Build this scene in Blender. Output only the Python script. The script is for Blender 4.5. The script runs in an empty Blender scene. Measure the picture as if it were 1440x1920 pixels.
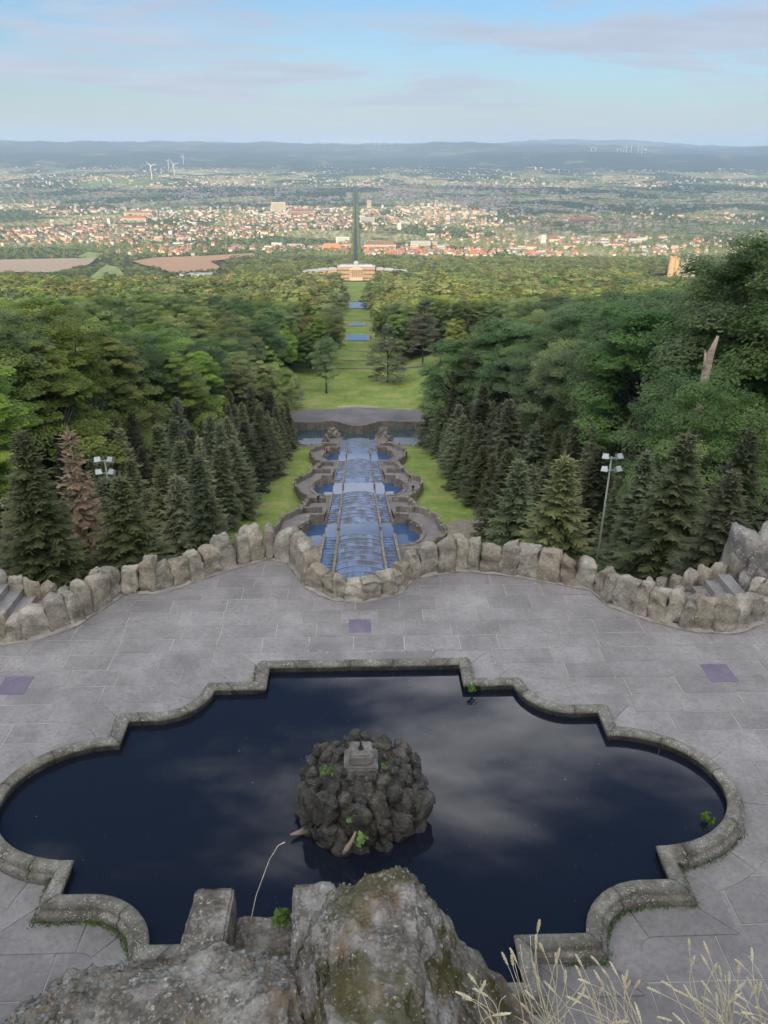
import bpy, bmesh, math, random
import numpy as np
from mathutils import Vector, Matrix, noise as mnoise
R = math.radians
random.seed(7); rng = np.random.default_rng(11)
scene = bpy.context.scene

# ------------------------------------------------------------------ camera, sky, sun, exposure
CAM = (-0.10, 0.0, 10.0)
PITCH, YAW, ROLL, FPX = 25.5, 2.1, 0.35, 1444.0          # photograph pixels, 1440 x 1920
cam_data = bpy.data.cameras.new('camera'); cam = bpy.data.objects.new('camera', cam_data)
scene.collection.objects.link(cam); scene.camera = cam
cam.location = CAM
cam.rotation_mode = 'XYZ'
cam.matrix_world = (Matrix.Translation(CAM) @ Matrix.Rotation(R(-YAW), 4, 'Z') @ Matrix.Rotation(R(90 - PITCH), 4, 'X')
                    @ Matrix.Rotation(R(ROLL), 4, 'Z'))
cam_data.sensor_fit = 'VERTICAL'; cam_data.sensor_height = 24.0; cam_data.lens = 24.0 * FPX / 1920.0
cam_data.clip_start = 0.05; cam_data.clip_end = 120000

SUN_EL, SUN_AZ = 12.5, 196.0                              # low evening sun behind the viewer
world = bpy.data.worlds.new('World'); scene.world = world; world.use_nodes = True
wn = world.node_tree.nodes; wl = world.node_tree.links; wn.clear()
def wnode(t, **k):
    n = wn.new(t)
    for a, b in k.items(): setattr(n, a, b)
    return n
sky = wnode('ShaderNodeTexSky'); sky.sky_type = 'NISHITA'; sky.sun_disc = False
sky.sun_elevation = R(SUN_EL); sky.sun_rotation = R(SUN_AZ); sky.altitude = 500
sky.air_density = 1.0; sky.dust_density = 1.2; sky.ozone_density = 4.0
tc = wnode('ShaderNodeTexCoord'); sep = wnode('ShaderNodeSeparateXYZ'); wl.new(tc.outputs['Generated'], sep.inputs[0])
def wmath(op, a, b=None, clamp=False):
    n = wnode('ShaderNodeMath', operation=op, use_clamp=clamp)
    for i, v in enumerate((a, b)):
        if v is None: continue
        if isinstance(v, (int, float)): n.inputs[i].default_value = v
        else: wl.new(v, n.inputs[i])
    return n.outputs[0]
zpos = wmath('MAXIMUM', sep.outputs['Z'], 0.0)
den = wmath('ADD', zpos, 0.055)
cx_ = wmath('DIVIDE', sep.outputs['X'], den); cy_ = wmath('DIVIDE', sep.outputs['Y'], den)
comb = wnode('ShaderNodeCombineXYZ'); wl.new(cx_, comb.inputs[0]); wl.new(cy_, comb.inputs[1])
def wnoise(scale, detail, loc, sc, rough=0.55, dist=0.0):
    mp = wnode('ShaderNodeMapping'); mp.inputs['Location'].default_value = loc; mp.inputs['Scale'].default_value = sc
    wl.new(comb.outputs[0], mp.inputs['Vector'])
    n = wnode('ShaderNodeTexNoise'); n.inputs['Scale'].default_value = scale; n.inputs['Detail'].default_value = detail
    n.inputs['Roughness'].default_value = rough; n.inputs['Distortion'].default_value = dist
    wl.new(mp.outputs[0], n.inputs['Vector']); return n.outputs['Fac']
CLOUD_LOC = (1.5, 8.5, 0.0)
big = wnoise(1.15, 7.0, CLOUD_LOC, (0.42, 0.95, 1.0), 0.58, 0.5)
fine = wnoise(2.3, 5.0, (8.1, 2.2, 0.0), (0.5, 1.0, 1.0), 0.6, 0.2)
cov = wmath('ADD', big, wmath('MULTIPLY', wmath('SUBTRACT', fine, 0.5), 0.38))
mr = wnode('ShaderNodeMapRange'); mr.interpolation_type = 'SMOOTHSTEP'; wl.new(cov, mr.inputs['Value'])
mr.inputs['From Min'].default_value = 0.415; mr.inputs['From Max'].default_value = 0.66
mr.inputs['To Min'].default_value = 0.0; mr.inputs['To Max'].default_value = 0.94
shade = wnoise(1.5, 6.0, (4.0, 9.1, 0.0), (0.6, 1.1, 1.0), 0.6)
ccol = wnode('ShaderNodeMixRGB'); wl.new(shade, ccol.inputs['Fac'])
SKY_STRENGTH = 0.10
ccol.inputs['Color1'].default_value = (28.0, 28.2, 29.5, 1); ccol.inputs['Color2'].default_value = (58.0, 56.0, 54.0, 1)
air = wmath('POWER', 2.718, wmath('MULTIPLY', wmath('MULTIPLY', zpos, zpos), -4.0)); airc = wnode('ShaderNodeMixRGB'); wl.new(wmath('MINIMUM', wmath('MULTIPLY', air, 1.15), 0.985), airc.inputs['Fac'])
wl.new(ccol.outputs[0], airc.inputs['Color1']); airc.inputs['Color2'].default_value = (3.4, 3.75, 4.7, 1); ccol = airc
lowf = wnode('ShaderNodeMapRange'); lowf.interpolation_type = 'SMOOTHSTEP'; wl.new(zpos, lowf.inputs['Value']); lowf.inputs['From Min'].default_value = 0.08; lowf.inputs['From Max'].default_value = 0.40; lowf.inputs['To Min'].default_value = 0.12
cm = wnode('ShaderNodeMixRGB'); wl.new(wmath('MULTIPLY', mr.outputs[0], lowf.outputs[0]), cm.inputs['Fac']); wl.new(sky.outputs[0], cm.inputs['Color1']); wl.new(ccol.outputs[0], cm.inputs['Color2'])
# far cloud banks low over the horizon, all the way round
comb2 = wnode('ShaderNodeCombineXYZ'); wl.new(wmath('MULTIPLY', sep.outputs['X'], 2.6), comb2.inputs[0]); wl.new(wmath('MULTIPLY', sep.outputs['Y'], 2.6), comb2.inputs[1]); wl.new(wmath('MULTIPLY', zpos, 21.0), comb2.inputs[2])
mp2 = wnode('ShaderNodeMapping'); mp2.name = 'bank'; mp2.inputs['Location'].default_value = (-6.5, -2.8, -13.85); wl.new(comb2.outputs[0], mp2.inputs['Vector'])
bn = wnode('ShaderNodeTexNoise'); bn.inputs['Scale'].default_value = 0.9; bn.inputs['Detail'].default_value = 8.0; bn.inputs['Roughness'].default_value = 0.62; bn.inputs['Distortion'].default_value = 0.5; wl.new(mp2.outputs[0], bn.inputs['Vector'])
b2 = wnode('ShaderNodeMapRange'); b2.interpolation_type = 'SMOOTHSTEP'; wl.new(bn.outputs['Fac'], b2.inputs['Value']); b2.inputs['From Min'].default_value = 0.47; b2.inputs['From Max'].default_value = 0.62; b2.inputs['To Max'].default_value = 0.9
bfade = wnode('ShaderNodeMapRange'); wl.new(zpos, bfade.inputs['Value']); bfade.inputs['From Min'].default_value = 0.16; bfade.inputs['From Max'].default_value = 0.42; bfade.inputs['To Min'].default_value = 1.0; bfade.inputs['To Max'].default_value = 0.0
bcol = wnode('ShaderNodeMixRGB'); wl.new(shade, bcol.inputs['Fac']); bcol.inputs['Color1'].default_value = (2.45, 2.85, 3.75, 1); bcol.inputs['Color2'].default_value = (4.6, 5.0, 5.8, 1)
bm_ = wnode('ShaderNodeMixRGB'); wl.new(wmath('MULTIPLY', b2.outputs[0], bfade.outputs[0]), bm_.inputs['Fac']); wl.new(cm.outputs[0], bm_.inputs['Color1']); wl.new(bcol.outputs[0], bm_.inputs['Color2']); cm = bm_
veil = wmath('MULTIPLY', wmath('POWER', 2.718, wmath('MULTIPLY', zpos, -22.0)), 0.72)
vm_ = wnode('ShaderNodeMixRGB'); wl.new(veil, vm_.inputs['Fac']); wl.new(cm.outputs[0], vm_.inputs['Color1']); vm_.inputs['Color2'].default_value = (5.6, 5.7, 5.9, 1); cm = vm_
bg = wnode('ShaderNodeBackground'); bg.inputs['Strength'].default_value = SKY_STRENGTH; wl.new(cm.outputs[0], bg.inputs['Color'])
wo = wnode('ShaderNodeOutputWorld'); wl.new(bg.outputs[0], wo.inputs['Surface'])

sun_dir_to = Vector((math.sin(R(SUN_AZ)) * math.cos(R(SUN_EL)), math.cos(R(SUN_AZ)) * math.cos(R(SUN_EL)), math.sin(R(SUN_EL))))
sd = bpy.data.lights.new('sun', 'SUN'); sd.energy = 5.0; sd.angle = R(0.53); sd.color = (1.0, 0.78, 0.50)
so = bpy.data.objects.new('sun', sd); scene.collection.objects.link(so)
so.rotation_euler = sun_dir_to.to_track_quat('Z', 'Y').to_euler(); so.location = (0, -300, 400)
vs = scene.view_settings; vs.view_transform = 'Standard'; vs.look = 'None'; vs.gamma = 1.0; vs.use_curve_mapping = False
vs.exposure = 0.55
cy = scene.cycles; cy.max_bounces = 6; cy.diffuse_bounces = 4; cy.glossy_bounces = 3; cy.transmission_bounces = 3
cy.volume_bounces = 0; cy.transparent_max_bounces = 6; cy.use_denoising = True; cy.sample_clamp_indirect = 6.0
try: cy.denoiser = 'OPENIMAGEDENOISE'; cy.denoising_input_passes = 'RGB_ALBEDO_NORMAL'
except Exception: pass

# ------------------------------------------------------------------ helpers
COL = scene.collection
def new_mesh(name, v, f, mats=(), smooth=False, midx=None, attrs=None):
    me = bpy.data.meshes.new(name)
    v = np.asarray(v, np.float32)
    if isinstance(f, np.ndarray):
        n, k = f.shape
        me.vertices.add(len(v)); me.vertices.foreach_set('co', v.ravel())
        me.loops.add(n * k); me.loops.foreach_set('vertex_index', f.astype(np.int32).ravel())
        me.polygons.add(n); me.polygons.foreach_set('loop_start', np.arange(0, n * k, k, dtype=np.int32))
        me.polygons.foreach_set('loop_total', np.full(n, k, np.int32))
    else:
        me.from_pydata([tuple(map(float, p)) for p in v], [], [tuple(int(i) for i in q) for q in f])
    for m in (mats if isinstance(mats, (list, tuple)) else [mats]): me.materials.append(m)
    if midx is not None: me.polygons.foreach_set('material_index', np.asarray(midx, np.int32))
    if attrs:
        for an, (typ, dom, val) in attrs.items():
            a = me.attributes.new(an, typ, dom)
            a.data.foreach_set('value' if typ in ('FLOAT', 'INT') else 'color' if typ == 'FLOAT_COLOR' else 'vector', np.asarray(val, np.float32).ravel())
    me.update(calc_edges=True); me.validate()
    me.polygons.foreach_set('use_smooth', np.full(len(me.polygons), smooth, bool))
    return me
def obj(name, me, parent=None, loc=(0, 0, 0), rot=(0, 0, 0), sc=(1, 1, 1), kind=None, label=None):
    o = bpy.data.objects.new(name, me); COL.objects.link(o)
    o.parent = parent; o.location = loc; o.rotation_euler = rot; o.scale = sc
    if kind: o['kind'] = kind
    if label: o['label'] = label
    return o
def tag(o, label, cat, group=None):
    o['label'] = label; o['category'] = cat
    if group: o['group'] = group
    return o
def thing(name, label, cat, loc=(0, 0, 0), rz=0.0, group=None, sc=1.0):
    o = bpy.data.objects.new(name, None); COL.objects.link(o); o.empty_display_size = 0.2
    o.location = loc; o.rotation_euler = (0, 0, rz); o.scale = (sc, sc, sc) if isinstance(sc, (int, float)) else sc
    return tag(o, label, cat, group)
class MB:
    """collects boxes, tubes and sheets into one mesh"""
    def __init__(s): s.v = []; s.f = []; s.m = []
    def add(s, v, f, mi=0):
        b = len(s.v); s.v.extend([tuple(p) for p in v]); s.f.extend([tuple(i + b for i in q) for q in f]); s.m.extend([mi] * len(f)); return s
    def box(s, c, d, rz=0.0, mi=0, taper=1.0):
        x, y, z = d[0] / 2, d[1] / 2, d[2] / 2; t = taper
        p = [(-x, -y, -z), (x, -y, -z), (x, y, -z), (-x, y, -z), (-x * t, -y * t, z), (x * t, -y * t, z), (x * t, y * t, z), (-x * t, y * t, z)]
        ca, sa = math.cos(rz), math.sin(rz)
        p = [(c[0] + a * ca - b * sa, c[1] + a * sa + b * ca, c[2] + e) for a, b, e in p]
        return s.add(p, [(0, 3, 2, 1), (4, 5, 6, 7), (0, 1, 5, 4), (1, 2, 6, 5), (2, 3, 7, 6), (3, 0, 4, 7)], mi)
    def tube(s, pts, rad, n=6, mi=0, cap=True):
        pts = [Vector(p) for p in pts]; rs = rad if isinstance(rad, (list, tuple)) else [rad] * len(pts)
        b = len(s.v)
        for i, p in enumerate(pts):
            t = (pts[min(i + 1, len(pts) - 1)] - pts[max(i - 1, 0)]).normalized()
            a = t.cross(Vector((0.31, 0.91, 0.27))); a = a.normalized() if a.length > 1e-4 else Vector((1, 0, 0)); c = t.cross(a)
            for k in range(n):
                w = 2 * math.pi * k / n; q = p + (a * math.cos(w) + c * math.sin(w)) * rs[i]; s.v.append(tuple(q))
        for i in range(len(pts) - 1):
            for k in range(n):
                s.f.append((b + i * n + k, b + i * n + (k + 1) % n, b + (i + 1) * n + (k + 1) % n, b + (i + 1) * n + k)); s.m.append(mi)
        if cap:
            s.f.append(tuple(b + k for k in reversed(range(n)))); s.m.append(mi)
            e = b + (len(pts) - 1) * n; s.f.append(tuple(e + k for k in range(n))); s.m.append(mi)
        return s
    def mesh(s, name, mats, smooth=False): return new_mesh(name, s.v, s.f, mats, smooth, s.m)
    def build(s, name, mats, parent=None, smooth=False, **k): return obj(name, s.mesh(name, mats, smooth), parent, **k)

# body shapes of the strollers, grown while the scene is still empty
def person_base(name, stride=.0):
    me = bpy.data.meshes.new(name); J = [((0, 0, .95), .14), ((0, 0, 1.15), .135), ((0, 0, 1.38), .155), ((0, 0, 1.50), .06), ((0, .01, 1.60), .085), ((0, .01, 1.71), .09),
        ((.10, 0, .88), .10), ((.11, .05 + stride, .48), .075), ((.11, -.02 + stride, .07), .05), ((.12, .13 + stride, .04), .045), ((-.10, 0, .88), .10), ((-.11, .05 - stride, .48), .075), ((-.11, -.02 - stride, .07), .05), ((-.12, .13 - stride, .04), .045),
        ((.20, 0, 1.40), .06), ((.25, -.02, 1.13), .048), ((.25, .12, .92), .038), ((.25, .17, .85), .036), ((-.20, 0, 1.40), .06), ((-.25, -.02, 1.13), .048), ((-.25, .12, .92), .038), ((-.25, .17, .85), .036)]
    E_ = [(0, 1), (1, 2), (2, 3), (3, 4), (4, 5), (0, 6), (6, 7), (7, 8), (8, 9), (0, 10), (10, 11), (11, 12), (12, 13), (2, 14), (14, 15), (15, 16), (16, 17), (2, 18), (18, 19), (19, 20), (20, 21)]
    me.from_pydata([j[0] for j in J], E_, []); o = bpy.data.objects.new('tmp', me); COL.objects.link(o); md = o.modifiers.new('skin', 'SKIN'); o.modifiers.new('sub', 'SUBSURF').render_levels = 1; o.modifiers['sub'].levels = 1
    for i, v in enumerate(me.skin_vertices[0].data): v.radius = (J[i][1], J[i][1]); v.use_root = i == 0
    dg = bpy.context.evaluated_depsgraph_get(); out = bpy.data.meshes.new_from_object(o.evaluated_get(dg)); bpy.data.objects.remove(o); out.name = name
    return out
PERSON = [person_base('person', st_) for st_ in (0, .12, .2)]

# camera-independent inverse: a photograph pixel to a world point at a given height or forward distance (only used to read positions off the photo)
_mw = cam.matrix_world.copy()
def pray(u, v): return (_mw.to_3x3() @ Vector(((u - 720) / FPX, (960 - v) / FPX, -1.0)))
def at_z(u, v, z):
    d = pray(u, v); t = (z - CAM[2]) / d.z; return Vector(CAM) + d * t
def at_y(u, v, y):
    d = pray(u, v); t = (y - CAM[1]) / d.y; return Vector(CAM) + d * t

# ------------------------------------------------------------------ materials
def mk(name):
    m = bpy.data.materials.new(name); m.use_nodes = True; nt = m.node_tree
    b = nt.nodes.get('Principled BSDF'); return m, nt, b
def N(nt, t, **k):
    n = nt.nodes.new(t)
    for a, b in k.items(): setattr(n, a, b)
    return n
def ramp(nt, fac, stops, interp='LINEAR'):
    r = N(nt, 'ShaderNodeValToRGB'); r.color_ramp.interpolation = interp
    e = r.color_ramp.elements
    while len(e) < len(stops): e.new(0.5)
    for i, (p, c) in enumerate(stops): e[i].position = p; e[i].color = (*c, 1)
    nt.links.new(fac, r.inputs['Fac']); return r.outputs['Color']
def mixc(nt, fac, a, b, mode='MIX'):
    m = N(nt, 'ShaderNodeMixRGB', blend_type=mode)
    for i, v in zip(('Fac', 'Color1', 'Color2'), (fac, a, b)):
        if isinstance(v, (int, float)): m.inputs[i].default_value = v
        elif isinstance(v, tuple): m.inputs[i].default_value = (*v, 1)
        else: nt.links.new(v, m.inputs[i])
    return m.outputs[0]
def coord(nt, mode='world', scale=(1, 1, 1), rand=False):
    if mode == 'world': o = N(nt, 'ShaderNodeNewGeometry').outputs['Position']
    else: o = N(nt, 'ShaderNodeTexCoord').outputs['Object']
    if rand:
        oi = N(nt, 'ShaderNodeObjectInfo'); vm = N(nt, 'ShaderNodeVectorMath', operation='MULTIPLY_ADD')
        cb = N(nt, 'ShaderNodeCombineXYZ')
        for i in range(3): nt.links.new(oi.outputs['Random'], cb.inputs[i])
        nt.links.new(cb.outputs[0], vm.inputs[0]); vm.inputs[1].default_value = (37.0, 91.0, 53.0); nt.links.new(o, vm.inputs[2]); o = vm.outputs[0]
    mp = N(nt, 'ShaderNodeMapping'); mp.inputs['Scale'].default_value = scale; nt.links.new(o, mp.inputs['Vector']); return mp.outputs[0]
def nz(nt, co, scale, detail=4, rough=0.55, dist=0.0, out='Fac'):
    n = N(nt, 'ShaderNodeTexNoise'); n.inputs['Scale'].default_value = scale; n.inputs['Detail'].default_value = detail
    n.inputs['Roughness'].default_value = rough; n.inputs['Distortion'].default_value = dist
    nt.links.new(co, n.inputs['Vector']); return n.outputs[out]
def vor(nt, co, scale, feature='F1', out='Distance', rnd=1.0):
    n = N(nt, 'ShaderNodeTexVoronoi', feature=feature); n.inputs['Scale'].default_value = scale; n.inputs['Randomness'].default_value = rnd
    nt.links.new(co, n.inputs['Vector']); return n.outputs[out]
def mrange(nt, v, a, b, c=0.0, d=1.0, smooth=True):
    m = N(nt, 'ShaderNodeMapRange'); m.interpolation_type = 'SMOOTHSTEP' if smooth else 'LINEAR'
    nt.links.new(v, m.inputs['Value']); m.inputs['From Min'].default_value = a; m.inputs['From Max'].default_value = b
    m.inputs['To Min'].default_value = c; m.inputs['To Max'].default_value = d; return m.outputs[0]
def mul(nt, a, b, op='MULTIPLY'):
    m = N(nt, 'ShaderNodeMath', operation=op)
    for i, v in enumerate((a, b)):
        if isinstance(v, (int, float)): m.inputs[i].default_value = v
        else: nt.links.new(v, m.inputs[i])
    return m.outputs[0]
def bump(nt, b, h, strength=0.5, dist=0.02, prev=None):
    n = N(nt, 'ShaderNodeBump'); n.inputs['Strength'].default_value = strength; n.inputs['Distance'].default_value = dist
    nt.links.new(h, n.inputs['Height'])
    if prev is not None: nt.links.new(prev, n.inputs['Normal'])
    nt.links.new(n.outputs[0], b.inputs['Normal']); return n.outputs[0]
def plain(name, c, rough=0.7, var=0.12, scale=3.0, metal=0.0, mode='world', bmp=0.0):
    m, nt, b = mk(name); co = coord(nt, mode)
    f = nz(nt, co, scale, 5)
    lo = tuple(x * (1 - var) for x in c); hi = tuple(min(1, x * (1 + var)) for x in c)
    nt.links.new(ramp(nt, f, [(0.3, lo), (0.7, hi)]), b.inputs['Base Color']); b.inputs['Roughness'].default_value = rough; b.inputs['Metallic'].default_value = metal
    if bmp: bump(nt, b, nz(nt, co, scale * 6, 5), 0.5, bmp)
    return m
ORD = 'zeroth first second third fourth fifth sixth seventh eighth ninth tenth eleventh twelfth'.split()
def nth(i): return ORD[i] if i < 13 else '%d%s' % (i, 'th' if 10 < i % 100 < 14 else {1: 'st', 2: 'nd', 3: 'rd'}.get(i % 10, 'th'))
def stone(name, dark, light, scale=2.0, lichen=0.25, lich_col=(0.42, 0.43, 0.40), moss=0.0, bmp=0.02, rand=True, objvar=0.35, yellow=0.0, rough=0.9, stain=0.35):
    """weathered stone: mottled base, lichen spots, optional moss and pits"""
    m, nt, b = mk(name); co = coord(nt, 'world')
    f = nz(nt, co, scale, 8, 0.62, 0.3)
    f = mul(nt, f, mul(nt, mul(nt, nz(nt, co, scale * 6, 5, 0.7), 0.5, 'SUBTRACT'), 0.45), 'ADD')
    c = ramp(nt, f, [(0.34, dark), (0.52, tuple((a + e) / 2 for a, e in zip(dark, light))), (0.68, light)])
    oi = N(nt, 'ShaderNodeObjectInfo')
    g = mrange(nt, oi.outputs['Random'], 0, 1, 1 - objvar, 1 + objvar * 0.7, False)
    c = mixc(nt, 1.0, c, N_grey(nt, g), 'MULTIPLY')
    if yellow:
        h = N(nt, 'ShaderNodeMath', operation='FRACT'); nt.links.new(mul(nt, oi.outputs['Random'], 7.31), h.inputs[0])
        c = mixc(nt, mrange(nt, h.outputs[0], 0.45, 1.0, 0, yellow), c, (0.21, 0.145, 0.075))
    fine_ = nz(nt, co, scale * 14, 6, 0.7)
    c = mixc(nt, mrange(nt, fine_, 0.42, 0.75, 0.0, 0.5), c, tuple(x * 0.5 for x in dark))
    st_ = mrange(nt, nz(nt, co, scale * 0.55, 6, 0.65), 0.50, 0.62, 0.0, stain); c = mixc(nt, st_, c, tuple(x * 0.55 for x in dark))
    if moss:
        mo = mul(nt, mrange(nt, nz(nt, co, scale * 1.3, 5), 0.50, 0.66), moss)
        c = mixc(nt, mo, c, (0.075, 0.085, 0.022))
    if lichen:
        sp = mul(nt, mrange(nt, vor(nt, co, scale * 9), 0.30, 0.16), mrange(nt, nz(nt, co, scale * 1.7, 4), 0.44, 0.6))
        c = mixc(nt, mul(nt, sp, lichen * 2.4), c, lich_col)
        c = mixc(nt, mul(nt, mrange(nt, nz(nt, co, scale * 4.3, 6, 0.7), 0.54, 0.70), lichen), c, lich_col)
    nt.links.new(c, b.inputs['Base Color']); b.inputs['Roughness'].default_value = rough
    h1 = nz(nt, co, scale * 5, 8, 0.68); h2 = nz(nt, co, scale * 22, 5, 0.7)
    hh = mul(nt, h1, mul(nt, h2, 0.45), 'ADD')
    bump(nt, b, hh, 0.75, bmp)
    return m
def N_grey(nt, v):
    c = N(nt, 'ShaderNodeCombineColor')
    for i in range(3): nt.links.new(v, c.inputs[i])
    return c.outputs[0]
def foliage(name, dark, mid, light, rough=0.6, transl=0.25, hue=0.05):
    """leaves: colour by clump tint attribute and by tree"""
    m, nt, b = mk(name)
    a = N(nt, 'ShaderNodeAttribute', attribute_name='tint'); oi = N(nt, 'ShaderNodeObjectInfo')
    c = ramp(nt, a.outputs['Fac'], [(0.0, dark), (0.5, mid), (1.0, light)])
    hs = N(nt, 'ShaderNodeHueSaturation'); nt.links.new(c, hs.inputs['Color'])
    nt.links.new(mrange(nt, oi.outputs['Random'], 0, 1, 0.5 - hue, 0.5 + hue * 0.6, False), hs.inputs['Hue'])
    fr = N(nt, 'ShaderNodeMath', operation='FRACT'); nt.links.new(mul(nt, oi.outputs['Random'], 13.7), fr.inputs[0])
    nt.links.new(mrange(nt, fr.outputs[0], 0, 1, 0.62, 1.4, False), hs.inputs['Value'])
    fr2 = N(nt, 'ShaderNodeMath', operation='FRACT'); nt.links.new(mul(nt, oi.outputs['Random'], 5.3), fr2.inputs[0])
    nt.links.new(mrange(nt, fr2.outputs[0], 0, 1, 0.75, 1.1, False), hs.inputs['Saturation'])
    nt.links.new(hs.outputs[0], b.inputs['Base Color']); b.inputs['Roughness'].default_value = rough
    b.inputs['Specular IOR Level'].default_value = 0.15
    if transl:
        tr = N(nt, 'ShaderNodeBsdfTranslucent'); nt.links.new(hs.outputs[0], tr.inputs['Color'])
        mx = N(nt, 'ShaderNodeMixShader'); mx.inputs[0].default_value = transl
        nt.links.new(b.outputs[0], mx.inputs[1]); nt.links.new(tr.outputs[0], mx.inputs[2])
        out = [n for n in nt.nodes if n.type == 'OUTPUT_MATERIAL'][0]; nt.links.new(mx.outputs[0], out.inputs['Surface'])
    return m
# ------------------------------------------------------------------ material set
M = {}
M['slab'] = stone('paving_stone', (0.212, 0.20, 0.195), (0.315, 0.30, 0.292), 0.9, 0.07, (0.42, 0.41, 0.39), 0, 0.006, objvar=0.13, stain=0.32)
M['mortar'] = plain('mortar', (0.42, 0.39, 0.36), 0.95, 0.3, 2.0)
M['coping'] = stone('coping_stone', (0.11, 0.10, 0.08), (0.30, 0.29, 0.25), 3.0, 0.5, (0.52, 0.52, 0.48), 0.4, 0.02, objvar=0.15)
M['boulder'] = stone('boulder_stone', (0.215, 0.19, 0.15), (0.52, 0.475, 0.39), 2.2, 0.30, (0.62, 0.59, 0.53), 0.18, 0.05, objvar=0.28, yellow=0.4, stain=0.45)
M['greyrock'] = stone('grey_rock', (0.19, 0.178, 0.16), (0.42, 0.395, 0.36), 1.2, 0.4, (0.5, 0.49, 0.46), 0.05, 0.04, objvar=0.2)
M['island'] = stone('wet_dark_rock', (0.015, 0.013, 0.011), (0.115, 0.104, 0.088), 4.0, 0.34, (0.30, 0.30, 0.285), 0.3, 0.045, objvar=0.45, rough=0.7)
M['plinth'] = stone('plinth_stone', (0.11, 0.10, 0.088), (0.27, 0.26, 0.24), 6.0, 0.4, (0.38, 0.38, 0.36), 0.25, 0.012, objvar=0.1)
M['wallstone'] = stone('cascade_wall_stone', (0.165, 0.14, 0.115), (0.35, 0.31, 0.26), 0.6, 0.18, (0.42, 0.40, 0.36), 0.08, 0.05, objvar=0.2)
M['walk'] = plain('gravel_walk', (0.205, 0.188, 0.18), 0.95, 0.18, 0.8)
M['gravel'] = plain('dark_gravel', (0.155, 0.145, 0.147), 0.95, 0.3, 0.12)
M['steppath'] = plain('path_sand', (0.29, 0.26, 0.21), 0.95, 0.12, 0.2)
M['metal'] = plain('galvanised_metal', (0.30, 0.33, 0.33), 0.45, 0.1, 6.0, 0.4)
M['mast'] = plain('mast_paint', (0.25, 0.29, 0.23), 0.55, 0.15, 3.0)
M['glass'] = plain('lamp_glass', (0.38, 0.42, 0.44), 0.15, 0.05, 2.0)
M['purple'] = stone('purple_plate', (0.155, 0.13, 0.185), (0.205, 0.175, 0.235), 3.0, 0.05, (0.28, 0.25, 0.30), 0, 0.003, objvar=0.1)
M['white'] = plain('white_paint', (0.78, 0.77, 0.74), 0.6, 0.04, 0.1)
M['bark'] = plain('bark', (0.10, 0.082, 0.065), 0.95, 0.4, 3.0, bmp=0.03)
M['palebark'] = plain('bare_wood', (0.36, 0.29, 0.22), 0.95, 0.35, 3.0, bmp=0.03)
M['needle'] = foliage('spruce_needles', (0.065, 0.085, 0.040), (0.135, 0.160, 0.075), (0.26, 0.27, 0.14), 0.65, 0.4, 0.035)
M['needle_dead'] = foliage('dead_needles', (0.14, 0.090, 0.046), (0.26, 0.172, 0.092), (0.37, 0.26, 0.155), 0.8, 0.2, 0.005)
M['needle_pine'] = foliage('pine_needles', (0.13, 0.15, 0.075), (0.25, 0.265, 0.14), (0.38, 0.39, 0.23), 0.65, 0.5, 0.02)
M['leaf'] = foliage('broad_leaves', (0.12, 0.20, 0.040), (0.235, 0.335, 0.075), (0.41, 0.485, 0.13), 0.55, 0.45, 0.03)
M['leaf_dark'] = foliage('dark_leaves', (0.078, 0.145, 0.052), (0.145, 0.24, 0.082), (0.25, 0.345, 0.12), 0.55, 0.45, 0.02)
M['leaf_yellow'] = foliage('yellow_leaves', (0.24, 0.28, 0.04), (0.42, 0.45, 0.075), (0.58, 0.58, 0.13), 0.55, 0.4, 0.01)
M['leaf_brown'] = foliage('autumn_leaves', (0.15, 0.135, 0.042), (0.26, 0.24, 0.08), (0.36, 0.33, 0.12), 0.6, 0.4, 0.02)
M['leaf_far'] = foliage('far_leaves', (0.12, 0.18, 0.052), (0.225, 0.295, 0.088), (0.37, 0.41, 0.135), 0.6, 0.4, 0.045)
M['weed'] = foliage('weed_leaves', (0.04, 0.09, 0.012), (0.09, 0.19, 0.025), (0.17, 0.30, 0.05), 0.5, 0.3, 0.01)
M['straw'] = plain('dry_grass', (0.74, 0.67, 0.48), 0.8, 0.2, 30.0)

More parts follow.
